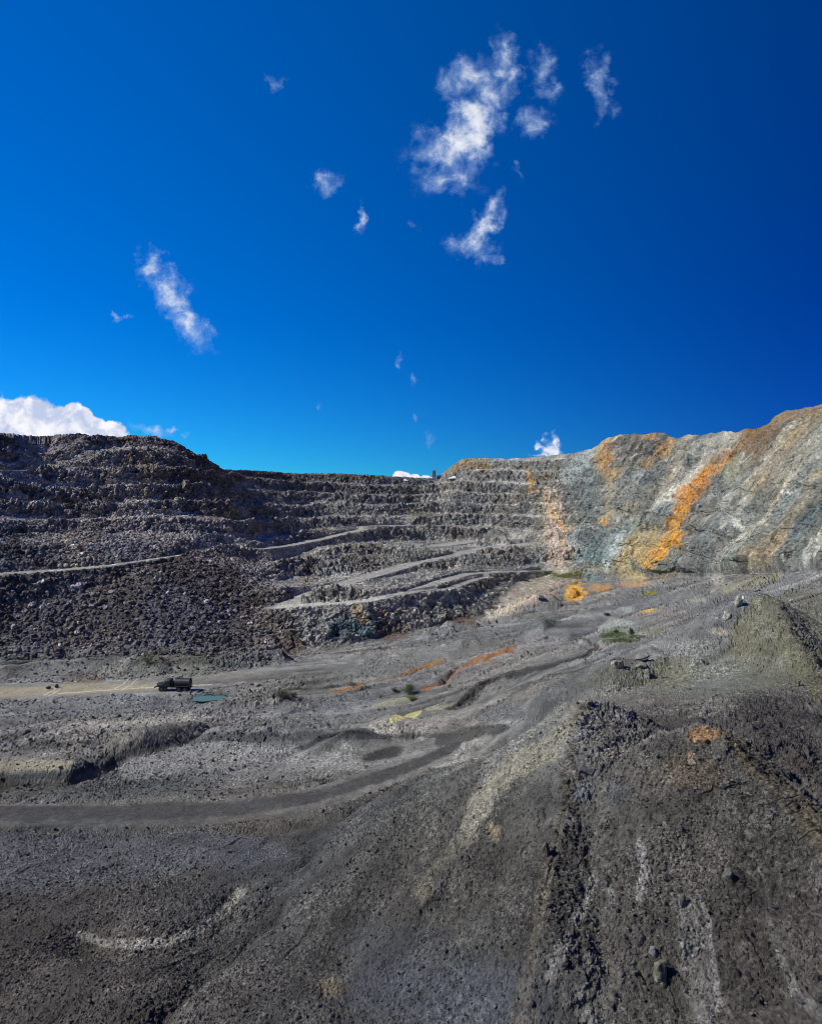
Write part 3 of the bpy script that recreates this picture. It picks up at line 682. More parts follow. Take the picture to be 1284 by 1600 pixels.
blob(992, 913, 22, 4.5, (.40, .25, .13), .9); blob(1017, 926, 8, 3, (.36, .32, .02), .95); blob(1014, 954, 13, 2.6, (.50, .36, .10), .95, ang=-8)
stroke([(985, 975), (955, 972), (935, 985)], [3, 7, 4], (.30, .33, .30), .7); blob(860, 965, 20, 5, (.075, .09, .09), .6)
blob(1010, 930, 50, 14, (.13, .14, .145), .5); blob(1100, 945, 60, 12, (.12, .13, .135), .6); blob(1090, 938, 14, 2.5, (.3, .3, .27), .7)
blob(1120, 989, 14, 5, (.35, .33, .27), .8)
blob(718, 968, 26, 7, (.11, .075, .055), .7)
# --- floor
stroke([(-80, 1083), (0, 1082), (100, 1078), (200, 1075), (260, 1072)], [9, 10, 10, 9, 6], (.30, .275, .20), .85, ay=1.2); stroke([(200, 1064), (300, 1062), (420, 1050)], [5, 5, 4], (.20, .20, .18), .7)
for pp in ([(90, 1084), (170, 1078), (240, 1074), (330, 1070)], [(178, 1078), (196, 1068), (204, 1059)], [(190, 1079), (208, 1069), (216, 1060)], [(70, 1086), (84, 1078), (90, 1070)], [(78, 1087), (92, 1078), (97, 1071)]): stroke(pp, .8, (.48, .45, .36), .8, nz=.2)
blob(140, 1062, 34, 4, (.16, .12, .07), .6); stroke([(160, 1048), (300, 1046), (430, 1036)], [8, 8, 7], (.19, .20, .18), .7); blob(228, 1030, 12, 8, (.10, .105, .07), .8)
blob(325, 1088, 24, 5, (.10, .17, .17), .8, nz=.3); blob(376, 1042, 16, 5, (.12, .16, .155), .7)
stroke([(-20, 1175), (60, 1152), (130, 1134), (240, 1128), (330, 1118), (430, 1094)], [4, 5, 7, 6, 5, 4], (.34, .33, .30), .85); stroke([(0, 1104), (300, 1108), (460, 1110)], 9, (.185, .19, .20), .6)
stroke([(0, 1197), (60, 1193), (108, 1195)], [10, 10, 8], (.32, .30, .23), .9, nz=.35); blob(50, 1212, 40, 8, (.15, .16, .155), .7)
stroke([(200, 1205), (300, 1190), (400, 1185), (540, 1190)], [14, 22, 24, 12], (.215, .215, .21), .85)
stroke([(0, 1215), (110, 1210), (190, 1180), (330, 1152), (480, 1150), (640, 1152), (700, 1150)], [4, 6, 7, 7, 7, 4, 3], (.062, .066, .07), .85)  # shade edge of the gully, painted dark into the floor
blob(598, 1178, 34, 8, (.045, .045, .043), .97, ang=-12, nz=.35); stroke([(690, 1160), (730, 1148), (790, 1138)], [12, 15, 6], (.062, .061, .058), .9, nz=.35); blob(762, 1118, 26, 12, (.135, .138, .14), .9, nz=.4); blob(800, 1112, 28, 14, (.115, .118, .12), .8, nz=.4)
stroke([(-200, 1272), (0, 1271), (170, 1270), (330, 1266), (430, 1256), (520, 1238), (620, 1205), (720, 1165)], [12, 12, 12, 12, 11, 10, 9, 5], (.055, .055, .055), .95, nz=.3)
stroke([(0, 1255), (200, 1252), (400, 1244), (500, 1228)], 4, (.16, .155, .145), .6)
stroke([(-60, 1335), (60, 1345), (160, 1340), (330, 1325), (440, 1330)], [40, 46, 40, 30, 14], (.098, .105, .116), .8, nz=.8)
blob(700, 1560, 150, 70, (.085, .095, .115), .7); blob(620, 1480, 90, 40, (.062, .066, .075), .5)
stroke([(128, 1458), (160, 1470), (220, 1478), (270, 1472), (320, 1452), (352, 1428), (378, 1395)], [6, 7, 9, 8, 7, 8, 9], (.24, .235, .215), .95, nz=.35)
stroke([(410, 1408), (450, 1385), (478, 1365)], [9, 8, 5], (.09, .095, .10), .8); blob(515, 1540, 18, 15, (.16, .135, .10), .85, ang=-30); blob(230, 1452, 5, 4, (.2, .19, .17), .8)
stroke([(400, 1450), (460, 1410), (520, 1360)], [20, 18, 8], (.048, .047, .046), .4)
blob(610, 1098, 40, 5, (.25, .25, .19), .85, ang=-12); stroke([(612, 1127), (636, 1119), (658, 1113)], [4.5, 5, 2.5], (.44, .42, .20), .97, nz=.4); stroke([(670, 1108), (710, 1100)], [3, 3], (.27, .27, .20), .8); blob(497, 1136, 8, 3, (.26, .25, .21), .7)
stroke([(516, 1084), (560, 1074), (625, 1056), (660, 1042), (690, 1032)], [1.2, 2.6, 1.4, 3, 2], (.27, .14, .05), .85, nz=.7); stroke([(660, 1078), (690, 1068), (703, 1056), (718, 1046), (745, 1034), (780, 1026), (812, 1012)], [1.5, 3, 4, 3.5, 5, 4, 2], (.25, .115, .04), .85, nz=.8)
stroke([(600, 1072), (680, 1058), (740, 1050)], 10, (.17, .165, .175), .5); stroke([(830, 1000), (880, 992)], [14, 8], (.22, .215, .225), .6)
stroke([(715, 1102), (740, 1080), (790, 1056), (850, 1040), (910, 1026), (935, 1014), (915, 1000)], [4, 6, 5, 4, 3, 3, 2.5], (.042, .042, .04), .9, nz=.5); stroke([(790, 1080), (850, 1062), (930, 1040)], 1.6, (.06, .06, .057), .8)
stroke([(520, 1022), (570, 1018), (605, 1012)], 1.6, (.085, .06, .045), .7); blob(560, 1042, 40, 12, (.15, .17, .16), .6); blob(680, 1015, 40, 9, (.15, .165, .165), .5)
blob(968, 992, 24, 10, (.10, .12, .055), .75, nz=.9); blob(1010, 985, 22, 5, (.15, .16, .10), .5)
# --- near heaps
stroke([(912, 1094), (898, 1132), (862, 1168), (815, 1190), (778, 1222), (748, 1262), (728, 1310)], [3, 12, 17, 17, 15, 17, 12], (.215, .205, .170), .95, nz=.6)
stroke([(728, 1310), (685, 1350), (655, 1395)], [11, 9, 6], (.13, .126, .105), .6, nz=.9); blob(664, 1388, 11, 22, (.155, .148, .115), .8, ang=35, nz=.8); blob(768, 1298, 9, 15, (.19, .165, .12), .9, nz=.4)
stroke([(880, 1105), (850, 1130), (815, 1155)], [6, 7, 5], (.20, .20, .18), .8)
stroke([(905, 1110), (885, 1260), (862, 1340), (845, 1420), (826, 1500), (812, 1600)], [6, 13, 7, 15, 9, 18], (.135, .122, .098), .5, nz=1.9)
blob(908, 1240, 18, 15, (.14, .15, .16), .85, nz=.4); blob(960, 1245, 17, 18, (.10, .11, .12), .7, nz=.4)
stroke([(930, 1188), (990, 1182), (1040, 1160), (1085, 1140)], [5, 6, 5, 4], (.17, .165, .155), .8); blob(958, 1188, 18, 6, (.21, .19, .17), .8)
blob(1105, 1157, 22, 10, (.30, .19, .10), .9, ang=-12, nz=.9); blob(1070, 1215, 60, 26, (.12, .095, .07), .6, nz=1.0); blob(1083, 1192, 9, 5, (.26, .2, .15), .9)
stroke([(1130, 1150), (1180, 1205), (1240, 1275), (1290, 1335)], [8, 13, 13, 12], (.105, .090, .062), .85, nz=.4)
for pp, w_, c_ in (([(1004, 1318), (1008, 1370), (1002, 1410)], [6, 9, 5], .24), ([(930, 1370), (915, 1420), (890, 1450)], [6, 8, 7], .17), ([(955, 1390), (958, 1420)], [4, 6], .18), ([(1075, 1420), (1090, 1500), (1110, 1600)], [14, 26, 24], .155),
                   ([(880, 1480), (860, 1530)], [12, 12], .15), ([(1185, 1360), (1205, 1440), (1225, 1500)], [2, 3, 8], .14), ([(1215, 1490), (1245, 1560), (1255, 1600)], [5, 9, 10], .16), ([(905, 1560), (915, 1600)], [10, 12], .15), ([(1096, 1400), (1110, 1480), (1130, 1590)], [3, 4, 8], .24)):
    stroke(pp, w_, (c_ * 1.15, c_ * 1.13, c_ * 1.1), .85, nz=.75)
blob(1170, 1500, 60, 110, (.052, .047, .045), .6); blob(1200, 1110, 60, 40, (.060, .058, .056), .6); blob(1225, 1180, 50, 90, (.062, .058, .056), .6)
blob(1090, 1060, 120, 30, (.150, .158, .140), .85); blob(1040, 1058, 40, 22, (.15, .15, .105), .7); blob(960, 1065, 50, 12, (.11, .11, .09), .6)
stroke([(1180, 946), (1168, 985), (1165, 1010)], [10, 22, 24], (.165, .163, .115), .9, nz=.9); stroke([(1195, 945), (1220, 985), (1250, 1040), (1284, 1085)], [12, 18, 18, 18], (.115, .115, .072), .85); stroke([(1185, 945), (1195, 1000)], [10, 18], (.155, .155, .12), .7)
blob(1262, 990, 44, 60, (.125, .122, .092), .75); blob(1215, 1050, 60, 34, (.135, .135, .098), .6); blob(1240, 955, 40, 20, (.12, .12, .10), .5)
# roads: packed pale dust, spilling over their outer edges
C = C * (1 - .10 * sstep(1240, 1420, pyf))[:, None].astype(np.float32)  # near ground darker towards the bottom: vignette put into the colour
for pp in ([(0, 897), (115, 890), (170, 885)], [(320, 862), (410, 857), (510, 840), (575, 827)], [(575, 823), (650, 821)], [(432, 950), (480, 931), (560, 906), (640, 883), (700, 869), (760, 857), (830, 850)], [(432, 950), (500, 945), (570, 940), (640, 926), (690, 909), (730, 898), (790, 894), (850, 893)], [(640, 926), (700, 921), (745, 906)], [(680, 854), (740, 846), (800, 843)], [(0, 736), (70, 737), (130, 731)]):
    stroke(pp, 1.7, (.29, .288, .275), .8, nz=.4, brk=False)
m = np.clip(rm * (wl * .85), 0, 1); setc(m, (.285, .285, .27)); 
stroke([(432, 949), (470, 945), (560, 938), (600, 933)], [3, 4, 4, 3], (.42, .42, .38), .85, nz=.5)
stroke([(100, 889), (160, 885)], 3, (.33, .31, .24), .8)
# stones of mixed shade
var = np.ones(len(P), np.float32)
var[wi] = 1 + (idw2 - .5) * .9 * np.clip(blk2 * 4, 0, 1) + fr * .10 * crag[wi] + tl[wi] * (2.2 * (id3 > .86) * np.clip(b3 * 5, 0, 1) + .5 * (id3 - .4))
var[fi] = 1 + (i2 - .5) * .55 * np.clip(s2 * 4, 0, 1) + (i3 - .5) * .5 * np.clip(s3 * 4, 0, 1) * (1 - far)
C = C * np.array((1.05, 1.02, .93), np.float32)
C = np.clip(C * (1 + .16 * nB + .10 * nC)[:, None] * var[:, None], .012, .8).astype(np.float32)

# ---------------------------------------------------------------- materials
def mat(name, col=(.5, .5, .5), rough=.6, metal=0.0):
    m = bpy.data.materials.new(name); m.use_nodes = True; b = m.node_tree.nodes['Principled BSDF']
    b.inputs['Base Color'].default_value = (*col, 1); b.inputs['Roughness'].default_value = rough; b.inputs['Metallic'].default_value = metal
    return m
def worn(name, col, rough=.6, metal=0.0, scale=3.0, amt=.3, dirt=(.14, .13, .11)):
    m = mat(name, col, rough, metal); t = m.node_tree; b = t.nodes['Principled BSDF']
    n = t.nodes.new('ShaderNodeTexNoise'); n.inputs['Scale'].default_value = scale; n.inputs['Detail'].default_value = 6
    c = t.nodes.new('ShaderNodeTexCoord'); t.links.new(c.outputs['Object'], n.inputs['Vector'])
    r = t.nodes.new('ShaderNodeMapRange'); r.inputs[1].default_value = .42; r.inputs[2].default_value = .72; r.inputs[4].default_value = amt; t.links.new(n.outputs[0], r.inputs[0])
    x = t.nodes.new('ShaderNodeMix'); x.data_type = 'RGBA'; x.inputs[6].default_value = (*col, 1); x.inputs[7].default_value = (*dirt, 1); t.links.new(r.outputs[0], x.inputs[0]); t.links.new(x.outputs[2], b.inputs['Base Color'])
    return m
def rock_mat(name, col=None, bump=.5, sc=(2.6, 5.5, 3.0), dist=.12, vmix=.35, vary=False):
    m = mat(name, (.2, .2, .2), .95); t = m.node_tree; b = t.nodes['Principled BSDF']; b.inputs['Specular IOR Level'].default_value = .18
    c = t.nodes.new('ShaderNodeTexCoord')
    if col is None: a = t.nodes.new('ShaderNodeAttribute'); a.attribute_name = 'Col'; src = a.outputs['Color']
    else: a = t.nodes.new('ShaderNodeRGB'); a.outputs[0].default_value = (*col, 1); src = a.outputs[0]
    n = t.nodes.new('ShaderNodeTexNoise'); n.inputs['Scale'].default_value = sc[0]; n.inputs['Detail'].default_value = 9; n.inputs['Roughness'].default_value = .72; t.links.new(c.outputs['Object'], n.inputs['Vector'])
    r = t.nodes.new('ShaderNodeMapRange'); r.inputs[1].default_value = .3; r.inputs[2].default_value = .7; r.inputs[3].default_value = .62; r.inputs[4].default_value = 1.38; t.links.new(n.outputs[0], r.inputs[0])
    x = t.nodes.new('ShaderNodeMix'); x.data_type = 'RGBA'; x.blend_type = 'MULTIPLY'; x.inputs[0].default_value = 1; t.links.new(src, x.inputs[6]); t.links.new(r.outputs[0], x.inputs[7]); last = x.outputs[2]
    vor = []
    for vs_, lo_, hi_ in ((sc[2], .62, 1.5), (sc[2] * 2.7, .7, 1.35)):      # single stones of differing shade
        v = t.nodes.new('ShaderNodeTexVoronoi'); v.inputs['Scale'].default_value = vs_; t.links.new(c.outputs['Object'], v.inputs['Vector']); sp = t.nodes.new('ShaderNodeSeparateColor'); t.links.new(v.outputs['Color'], sp.inputs[0])
        pw = t.nodes.new('ShaderNodeMath'); pw.operation = 'POWER'; pw.inputs[1].default_value = 1.8; t.links.new(sp.outputs[0], pw.inputs[0])
        r2 = t.nodes.new('ShaderNodeMapRange'); r2.inputs[3].default_value = lo_; r2.inputs[4].default_value = hi_ + .35; t.links.new(pw.outputs[0], r2.inputs[0])
        x2 = t.nodes.new('ShaderNodeMix'); x2.data_type = 'RGBA'; x2.blend_type = 'MULTIPLY'; x2.inputs[0].default_value = vmix
        if vary: nv = t.nodes.new('ShaderNodeTexNoise'); nv.inputs['Scale'].default_value = .16; nv.inputs['Detail'].default_value = 4; t.links.new(c.outputs['Object'], nv.inputs['Vector']); rv = t.nodes.new('ShaderNodeMapRange'); rv.inputs[1].default_value = .40; rv.inputs[2].default_value = .62; rv.inputs[3].default_value = .12; rv.inputs[4].default_value = vmix; t.links.new(nv.outputs[0], rv.inputs[0]); t.links.new(rv.outputs[0], x2.inputs[0])
        elif col is None: t.links.new(a.outputs['Alpha'], x2.inputs[0])
        t.links.new(last, x2.inputs[6]); t.links.new(r2.outputs[0], x2.inputs[7]); last = x2.outputs[2]; vor.append(v)
    t.links.new(last, b.inputs['Base Color'])
    b0 = t.nodes.new('ShaderNodeBump'); b0.invert = True; b0.inputs['Strength'].default_value = bump * .8; b0.inputs['Distance'].default_value = .35 / sc[2]; t.links.new(vor[0].outputs['Distance'], b0.inputs['Height'])
    n2 = t.nodes.new('ShaderNodeTexNoise'); n2.inputs['Scale'].default_value = sc[1]; n2.inputs['Detail'].default_value = 8; n2.inputs['Roughness'].default_value = .7; t.links.new(c.outputs['Object'], n2.inputs['Vector'])
    bp = t.nodes.new('ShaderNodeBump'); bp.inputs['Strength'].default_value = bump; bp.inputs['Distance'].default_value = dist; t.links.new(n2.outputs[0], bp.inputs['Height']); t.links.new(b0.outputs[0], bp.inputs['Normal']); t.links.new(bp.outputs[0], b.inputs['Normal'])
    return m
M_rock = rock_mat('quarried_rock', None, 1.0, (1.1, 1.4, 1.3), .38, .8); M_soil = rock_mat('crushed_gravel', None, 1.0, (6.5, 5.0, 5.0), .14, .95, True); M_road = rock_mat('packed_dust', None, .35)

# ---------------------------------------------------------------- terrain meshes
ii = np.arange(NR * NC, dtype=np.int64).reshape(NR, NC)
q = np.stack([ii[:-1, :-1], ii[:-1, 1:], ii[1:, 1:], ii[1:, :-1]], -1).reshape(-1, 4)
RMf = ((ROADM[:-1, :-1] + ROADM[1:, 1:]) > 1.0).ravel()
Wf = (np.broadcast_to(rid[:-1, None] > 6.0, (NR - 1, NC - 1))).ravel()
def piece(name, mask, mt):
    f = q[mask]; use, inv = np.unique(f.ravel(), return_inverse=True)
    me = fast_mesh(name, P2[use], inv.reshape(-1, 4))
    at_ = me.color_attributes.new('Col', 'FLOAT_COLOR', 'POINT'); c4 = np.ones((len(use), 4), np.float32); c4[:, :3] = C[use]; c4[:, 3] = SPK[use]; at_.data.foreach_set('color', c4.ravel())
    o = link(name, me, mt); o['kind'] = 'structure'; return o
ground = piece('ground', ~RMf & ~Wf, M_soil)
terrain = piece('terrain', ~RMf & Wf, M_rock)
road_o = piece('road', RMf, M_road)
# keep final surface for placing things
X2 = P2[:, 0].reshape(SH); Y2 = P2[:, 1].reshape(SH); Z2 = P2[:, 2].reshape(SH)
X, Y, Z = X2, Y2, Z2
PSM = P.reshape(SH + (3,))

# ================================================================ THINGS
def surf(x, y):
    """height of the finished surface at a plan position"""
    j = int(np.argmin(np.abs(cols - (642 + F * x / max(y, 5)))))
    jj = range(max(0, j - 1), min(NC, j + 2)); best = None
    for k in jj:
        i = int(np.argmin(np.abs(Y[:, k] - y) + .3 * np.abs(X[:, k] - x)));
        if best is None or abs(Y[i, k] - y) + abs(X[i, k] - x) < best[0]: best = (abs(Y[i, k] - y) + abs(X[i, k] - x), Z[i, k])
    return float(best[1])
def bm_box(bm, cx, cy, cz, lx, ly, lz, taper=1.0, rot=None, bev=0.0):
    r = bmesh.ops.create_cube(bm, size=1.0); v = r['verts']
    for a in v:
        k = taper if a.co.z > 0 else 1.0
        a.co = Vector((a.co.x * lx * k, a.co.y * ly * k, a.co.z * lz))
        if rot: a.co.rotate(rot)
        a.co += Vector((cx, cy, cz))
    if bev > 0:
        es = list({e for a in v for e in a.link_edges}); bmesh.ops.bevel(bm, geom=es, offset=bev, segments=2, affect='EDGES', profile=.5)
def bm_cyl(bm, c, r, l, axis='Z', seg=24, r2=None, bev=0.0):
    q = bmesh.ops.create_cone(bm, cap_ends=True, segments=seg, radius1=r, radius2=r if r2 is None else r2, depth=l); v = q['verts']
    m = {'Z': Matrix(), 'X': Matrix.Rotation(R(90), 4, 'Y'), 'Y': Matrix.Rotation(R(90), 4, 'X')}[axis]
    bmesh.ops.transform(bm, matrix=Matrix.Translation(c) @ m, verts=v)
def tube(bm, pts_, r, seg=8):
    pts_ = [Vector(p) for p in pts_]; rings = []
    for i, p in enumerate(pts_):
        t = (pts_[min(i + 1, len(pts_) - 1)] - pts_[max(i - 1, 0)]).normalized(); u = t.orthogonal().normalized(); v = t.cross(u)
        rings.append([bm.verts.new(p + r * (math.cos(2 * math.pi * k / seg) * u + math.sin(2 * math.pi * k / seg) * v)) for k in range(seg)])
    for a, b in zip(rings, rings[1:]):
        for k in range(seg): bm.faces.new((a[k], a[(k + 1) % seg], b[(k + 1) % seg], b[k]))
    bm.faces.new(rings[0][::-1]); bm.faces.new(rings[-1])
def build(name, bm, m, parent=None, smooth=False):
    bmesh.ops.recalc_face_normals(bm, faces=bm.faces)
    me = bpy.data.meshes.new(name); bm.to_mesh(me); bm.free()
    if not smooth: me.shade_flat()
    else: me.shade_smooth(); me.set_sharp_from_angle(angle=R(35))
    return link(name, me, m, parent)

# ---------------------------------------------------------------- tanker truck on the floor road
M_paint = worn('dark_truck_paint', (.030, .034, .030), .55, 0, 2.5, .30, (.12, .11, .09)); M_black = mat('black_rubber', (.018, .018, .018), .85); M_tank = worn('dusty_tank_paint', (.035, .032, .033), .42, .1, 1.6, .35, (.10, .09, .085))
M_rim = worn('dusty_rim', (.10, .105, .10), .6, .2, 8, .6); M_glass = mat('dark_glass', (.03, .04, .05), .08); M_lamp = mat('lamp_glass', (.5, .5, .45), .15); M_steel = worn('grey_steel', (.10, .10, .10), .5, .6)
tp = hit(270, 1080); 
truck = empty('tanker_truck', (tp.x, tp.y + .6, surf(tp.x, tp.y + .6) - .02), R(180 - 4), 'dark bonneted six-wheeled truck with a cylindrical tank parked on the pale pit floor road', 'truck')
b = bmesh.new()
for sy in (-.42, .42): bm_box(b, -.25, sy, .92, 7.4, .12, .24)
for x in (-3.6, -1.2, .9, 3.3): bm_box(b, x, 0, .9, .14, .84, .18)
bm_cyl(b, (2.35, 0, .56), .10, 1.9, 'Y', 12); bm_cyl(b, (-1.55, 0, .56), .11, 1.7, 'Y', 12); bm_cyl(b, (-2.95, 0, .56), .11, 1.7, 'Y', 12); bm_cyl(b, (.4, 0, .72), .07, 3.4, 'X', 12)
build('chassis', b, M_paint, truck)
b = bmesh.new(); bm_box(b, 2.75, 0, 1.38, 1.75, 1.15, .78, .82, None, .07); bm_box(b, 2.0, 0, 1.55, .5, 1.5, .7, .9, None, .08); hood = build('hood', b, M_paint, truck, True)
b = bmesh.new()
for k in range(9): bm_box(b, 3.64, -.40 + .10 * k, 1.3, .05, .035, .55)
build('grille', b, M_steel, hood)
b = bmesh.new(); bm_box(b, 1.05, 0, 1.72, 1.45, 2.05, 1.35, .93, None, .09); bm_box(b, 1.05, 0, 2.47, 1.3, 1.85, .22, .86, None, .07); cab = build('cab', b, M_paint, truck, True)
for sy in (-.49, .49):
    b = bmesh.new(); bm_box(b, 1.765, sy, 2.03, .03, .82, .50, .95); build('windscreen', b, M_glass, cab)
for sy in (-1.0, 1.0):
    b = bmesh.new(); bm_box(b, 1.15, sy, 1.62, .92, .06, 1.05, 1, None, .02); d_ = build('door', b, M_paint, truck)
    b = bmesh.new(); bm_box(b, 1.15, sy * 1.0, 2.02, .62, .09, .42, .9); build('window', b, M_glass, d_)
    b = bmesh.new(); bm_box(b, .82, sy * 1.05, 1.62, .14, .05, .04); build('handle', b, M_steel, d_)
    b = bmesh.new(); tube(b, [(1.75, sy * 1.0, 1.7), (1.95, sy * 1.22, 1.75), (1.95, sy * 1.22, 2.2)], .02); bm_box(b, 1.95, sy * 1.24, 2.12, .05, .20, .34, 1, None, .015); build('mirror', b, M_black, truck)
    b = bmesh.new()   # swept front wing
    prof_ = [(3.35, 1.12), (3.15, 1.32), (2.75, 1.42), (2.25, 1.38), (1.85, 1.10), (1.55, .80), (1.2, .72)]
    up = [[b.verts.new((x, sy * (.62 if w == 0 else 1.16), z + dz)) for w in (0, 1)] for dz in (0, .06) for x, z in prof_]
    n_ = len(prof_)
    for i in range(n_ - 1):
        for o_ in (0, n_): b.faces.new((up[o_ + i][0], up[o_ + i][1], up[o_ + i + 1][1], up[o_ + i + 1][0]))
        b.faces.new((up[i][1], up[n_ + i][1], up[n_ + i + 1][1], up[i + 1][1])); b.faces.new((up[i][0], up[n_ + i][0], up[n_ + i + 1][0], up[i + 1][0]))
    b.faces.new((up[0][0], up[0][1], up[n_][1], up[n_][0])); build('fender', b, M_paint, truck)
    b = bmesh.new(); bm_cyl(b, (3.42, sy * .82, 1.33), .14, .16, 'X', 20); build('headlight', b, M_lamp, truck, True)
    b = bmesh.new(); bm_box(b, -2.25, sy * .98, 1.24, 3.0, .50, .05, 1, Matrix.Rotation(0, 3, 'Y'), .015); build('mudguard', b, M_black, truck)
b = bmesh.new(); bm_box(b, 3.85, 0, .86, .16, 2.2, .26, 1, None, .04); bm_box(b, 3.7, -.42, .86, .3, .12, .12); bm_box(b, 3.7, .42, .86, .3, .12, .12); build('front_bumper', b, M_paint, truck)
b = bmesh.new(); bm_cyl(b, (-2.15, 0, 1.88), .93, 3.2, 'X', 48); bm_cyl(b, (-.50, 0, 1.88), .93, .10, 'X', 48, .74)
for x in (-3.4, -2.6, -1.5, -.7): bm_box(b, x, 0, 1.10, .14, 1.1, .34)
tank = build('tank', b, M_tank, truck, True)
b = bmesh.new(); bm_cyl(b, (-3.78, 0, 1.86), 1.02, .10, 'X', 48); build('end_plate', b, M_paint, tank, True)
for x in (-.9, -2.1, -3.3):
    b = bmesh.new(); bm_cyl(b, (x, 0, 1.88), .955, .06, 'X', 48); build('strap', b, M_steel, tank, True)
b = bmesh.new(); bm_cyl(b, (-1.1, 0, 2.86), .28, .16, 'Z', 24); bm_cyl(b, (-1.1, 0, 2.95), .32, .04, 'Z', 24); build('hatch', b, M_steel, tank, True)
b = bmesh.new(); bm_box(b, -1.3, .0, 2.80, 1.6, .5, .03); tube(b, [(-.55, .42, 2.7), (-.55, .42, 3.0), (-2.0, .42, 3.0), (-2.0, .42, 2.7)], .02); build('catwalk', b, M_steel, tank)
b = bmesh.new(); bm_box(b, .02, 0, 1.55, .34, 1.7, .95, 1, None, .03); tube(b, [(-.2, .7, 1.1), (-.2, .72, 2.4), (-.1, .6, 2.7)], .06); build('pump_cabinet', b, M_black, truck)
b = bmesh.new(); bm_box(b, .25, -.95, .82, .9, .4, .45, 1, None, .08); build('fuel_tank', b, M_steel, truck, True)
b = bmesh.new(); tube(b, [(-3.85, .5, 1.0), (-4.1, .5, .95), (-4.1, .0, .9), (-4.1, -.6, .9)], .06); bm_box(b, -3.95, 0, .85, .1, 2.1, .14); build('spray_bar', b, M_steel, truck)
b = bmesh.new(); tube(b, [(-3.86, -.25, 1.0), (-3.9, -.25, 2.8)], .02); tube(b, [(-3.86, .1, 1.0), (-3.9, .1, 2.8)], .02)
for k in range(6): tube(b, [(-3.88, -.25, 1.2 + .27 * k), (-3.88, .1, 1.2 + .27 * k)], .015)
build('ladder', b, M_steel, truck)
def wheel_mesh():
    t = bmesh.new(); prof_ = [(.30, -.15), (.50, -.17), (.555, -.11), (.565, 0), (.555, .11), (.50, .17), (.30, .15)]; seg = 36; rings = []
    for i in range(seg):
        a = 2 * math.pi * i / seg; rings.append([t.verts.new((r_ * math.cos(a), w_, r_ * math.sin(a))) for r_, w_ in prof_])
    for i in range(seg):
        for k in range(len(prof_)): t.faces.new((rings[i][k], rings[i][(k + 1) % len(prof_)], rings[(i + 1) % seg][(k + 1) % len(prof_)], rings[(i + 1) % seg][k]))
    for i in range(0, seg): a = 2 * math.pi * i / seg; bm_box(t, .565 * math.cos(a), 0, .565 * math.sin(a), .03, .28, .05, 1, Matrix.Rotation(-a, 3, 'Y'))
    r_ = bmesh.new(); bm_cyl(r_, (0, 0, 0), .31, .20, 'Y', 28); bm_cyl(r_, (0, 0, 0), .12, .34, 'Y', 16)
    for i in range(8): a = 2 * math.pi * i / 8; bm_cyl(r_, (.2 * math.cos(a), 0, .2 * math.sin(a)), .025, .24, 'Y', 8)
    return t, r_
w0 = None
for x in (2.35, -1.55, -2.95):
    for sy in (-.98, .98):
        if w0 is None:
            t, r_ = wheel_mesh(); w0 = build('tyre', t, M_black, None); r0 = build('rim', r_, M_rim, None, True); w0.name = 'wheel'; r0.parent = w0; w0.parent = truck; w0.location = (x, sy, .56)
        else:
            c = w0.copy(); COL.objects.link(c); c.parent = truck; c.location = (x, sy, .56); c2 = r0.copy(); COL.objects.link(c2); c2.parent = c

# ---------------------------------------------------------------- pond of turquoise water behind the truck
M_water = mat('turquoise_water', (.10, .20, .19), .22); M_water.node_tree.nodes['Principled BSDF'].inputs['Specular IOR Level'].default_value = .5
b = bmesh.new(); vs = []
for i in range(48):
    a = 2 * math.pi * i / 48; k = 1 + .10 * math.sin(3 * a + 1) + .07 * math.sin(7 * a)
    vs.append(b.verts.new((3.9 * k * math.cos(a) + .6 * math.sin(a), 2.1 * k * math.sin(a), 0)))
b.faces.new(vs); water = build('water', b, M_water); water.location = (wp.x + .2, wp.y, wp.z - .30); water['kind'] = 'structure'

# ---------------------------------------------------------------- rocks that can be told apart
def rock_mesh(seed, sx_=1, sy_=1, sz_=1, n=16, detail=2):
    rn = random.Random(seed); b = bmesh.new()
    for i in range(n):
        v = Vector((rn.gauss(0, 1), rn.gauss(0, 1), rn.gauss(0, 1))).normalized() * rn.uniform(.82, 1.0)
        b.verts.new((v.x * sx_ * .5, v.y * sy_ * .5, v.z * sz_ * .5))
    h = bmesh.ops.convex_hull(b, input=b.verts); bmesh.ops.delete(b, geom=list({g for g in h['geom_interior'] if isinstance(g, bmesh.types.BMVert)}), context='VERTS')
    if detail:
        bmesh.ops.bevel(b, geom=list(b.edges), offset=.035 * min(sx_, sy_, sz_), segments=1, affect='EDGES')
        bmesh.ops.triangulate(b, faces=b.faces); bmesh.ops.subdivide_edges(b, edges=b.edges, cuts=detail, use_grid_fill=True)
        from mathutils import noise as mn
        for v in b.verts: v.co += v.co.normalized() * (.05 * mn.fractal(v.co * (3.0 / max(sx_, .2)) + Vector((seed, 0, 0)), .6, 2.0, 4)) * min(sx_, sz_)
    bmesh.ops.recalc_face_normals(b, faces=b.faces)
    me = bpy.data.meshes.new('rock'); b.to_mesh(me); b.free(); me.shade_flat(); return me
RM_ = {}
def rmat(c):
    if c not in RM_: RM_[c] = rock_mat('rock_%d' % len(RM_), c, .6)
    return RM_[c]
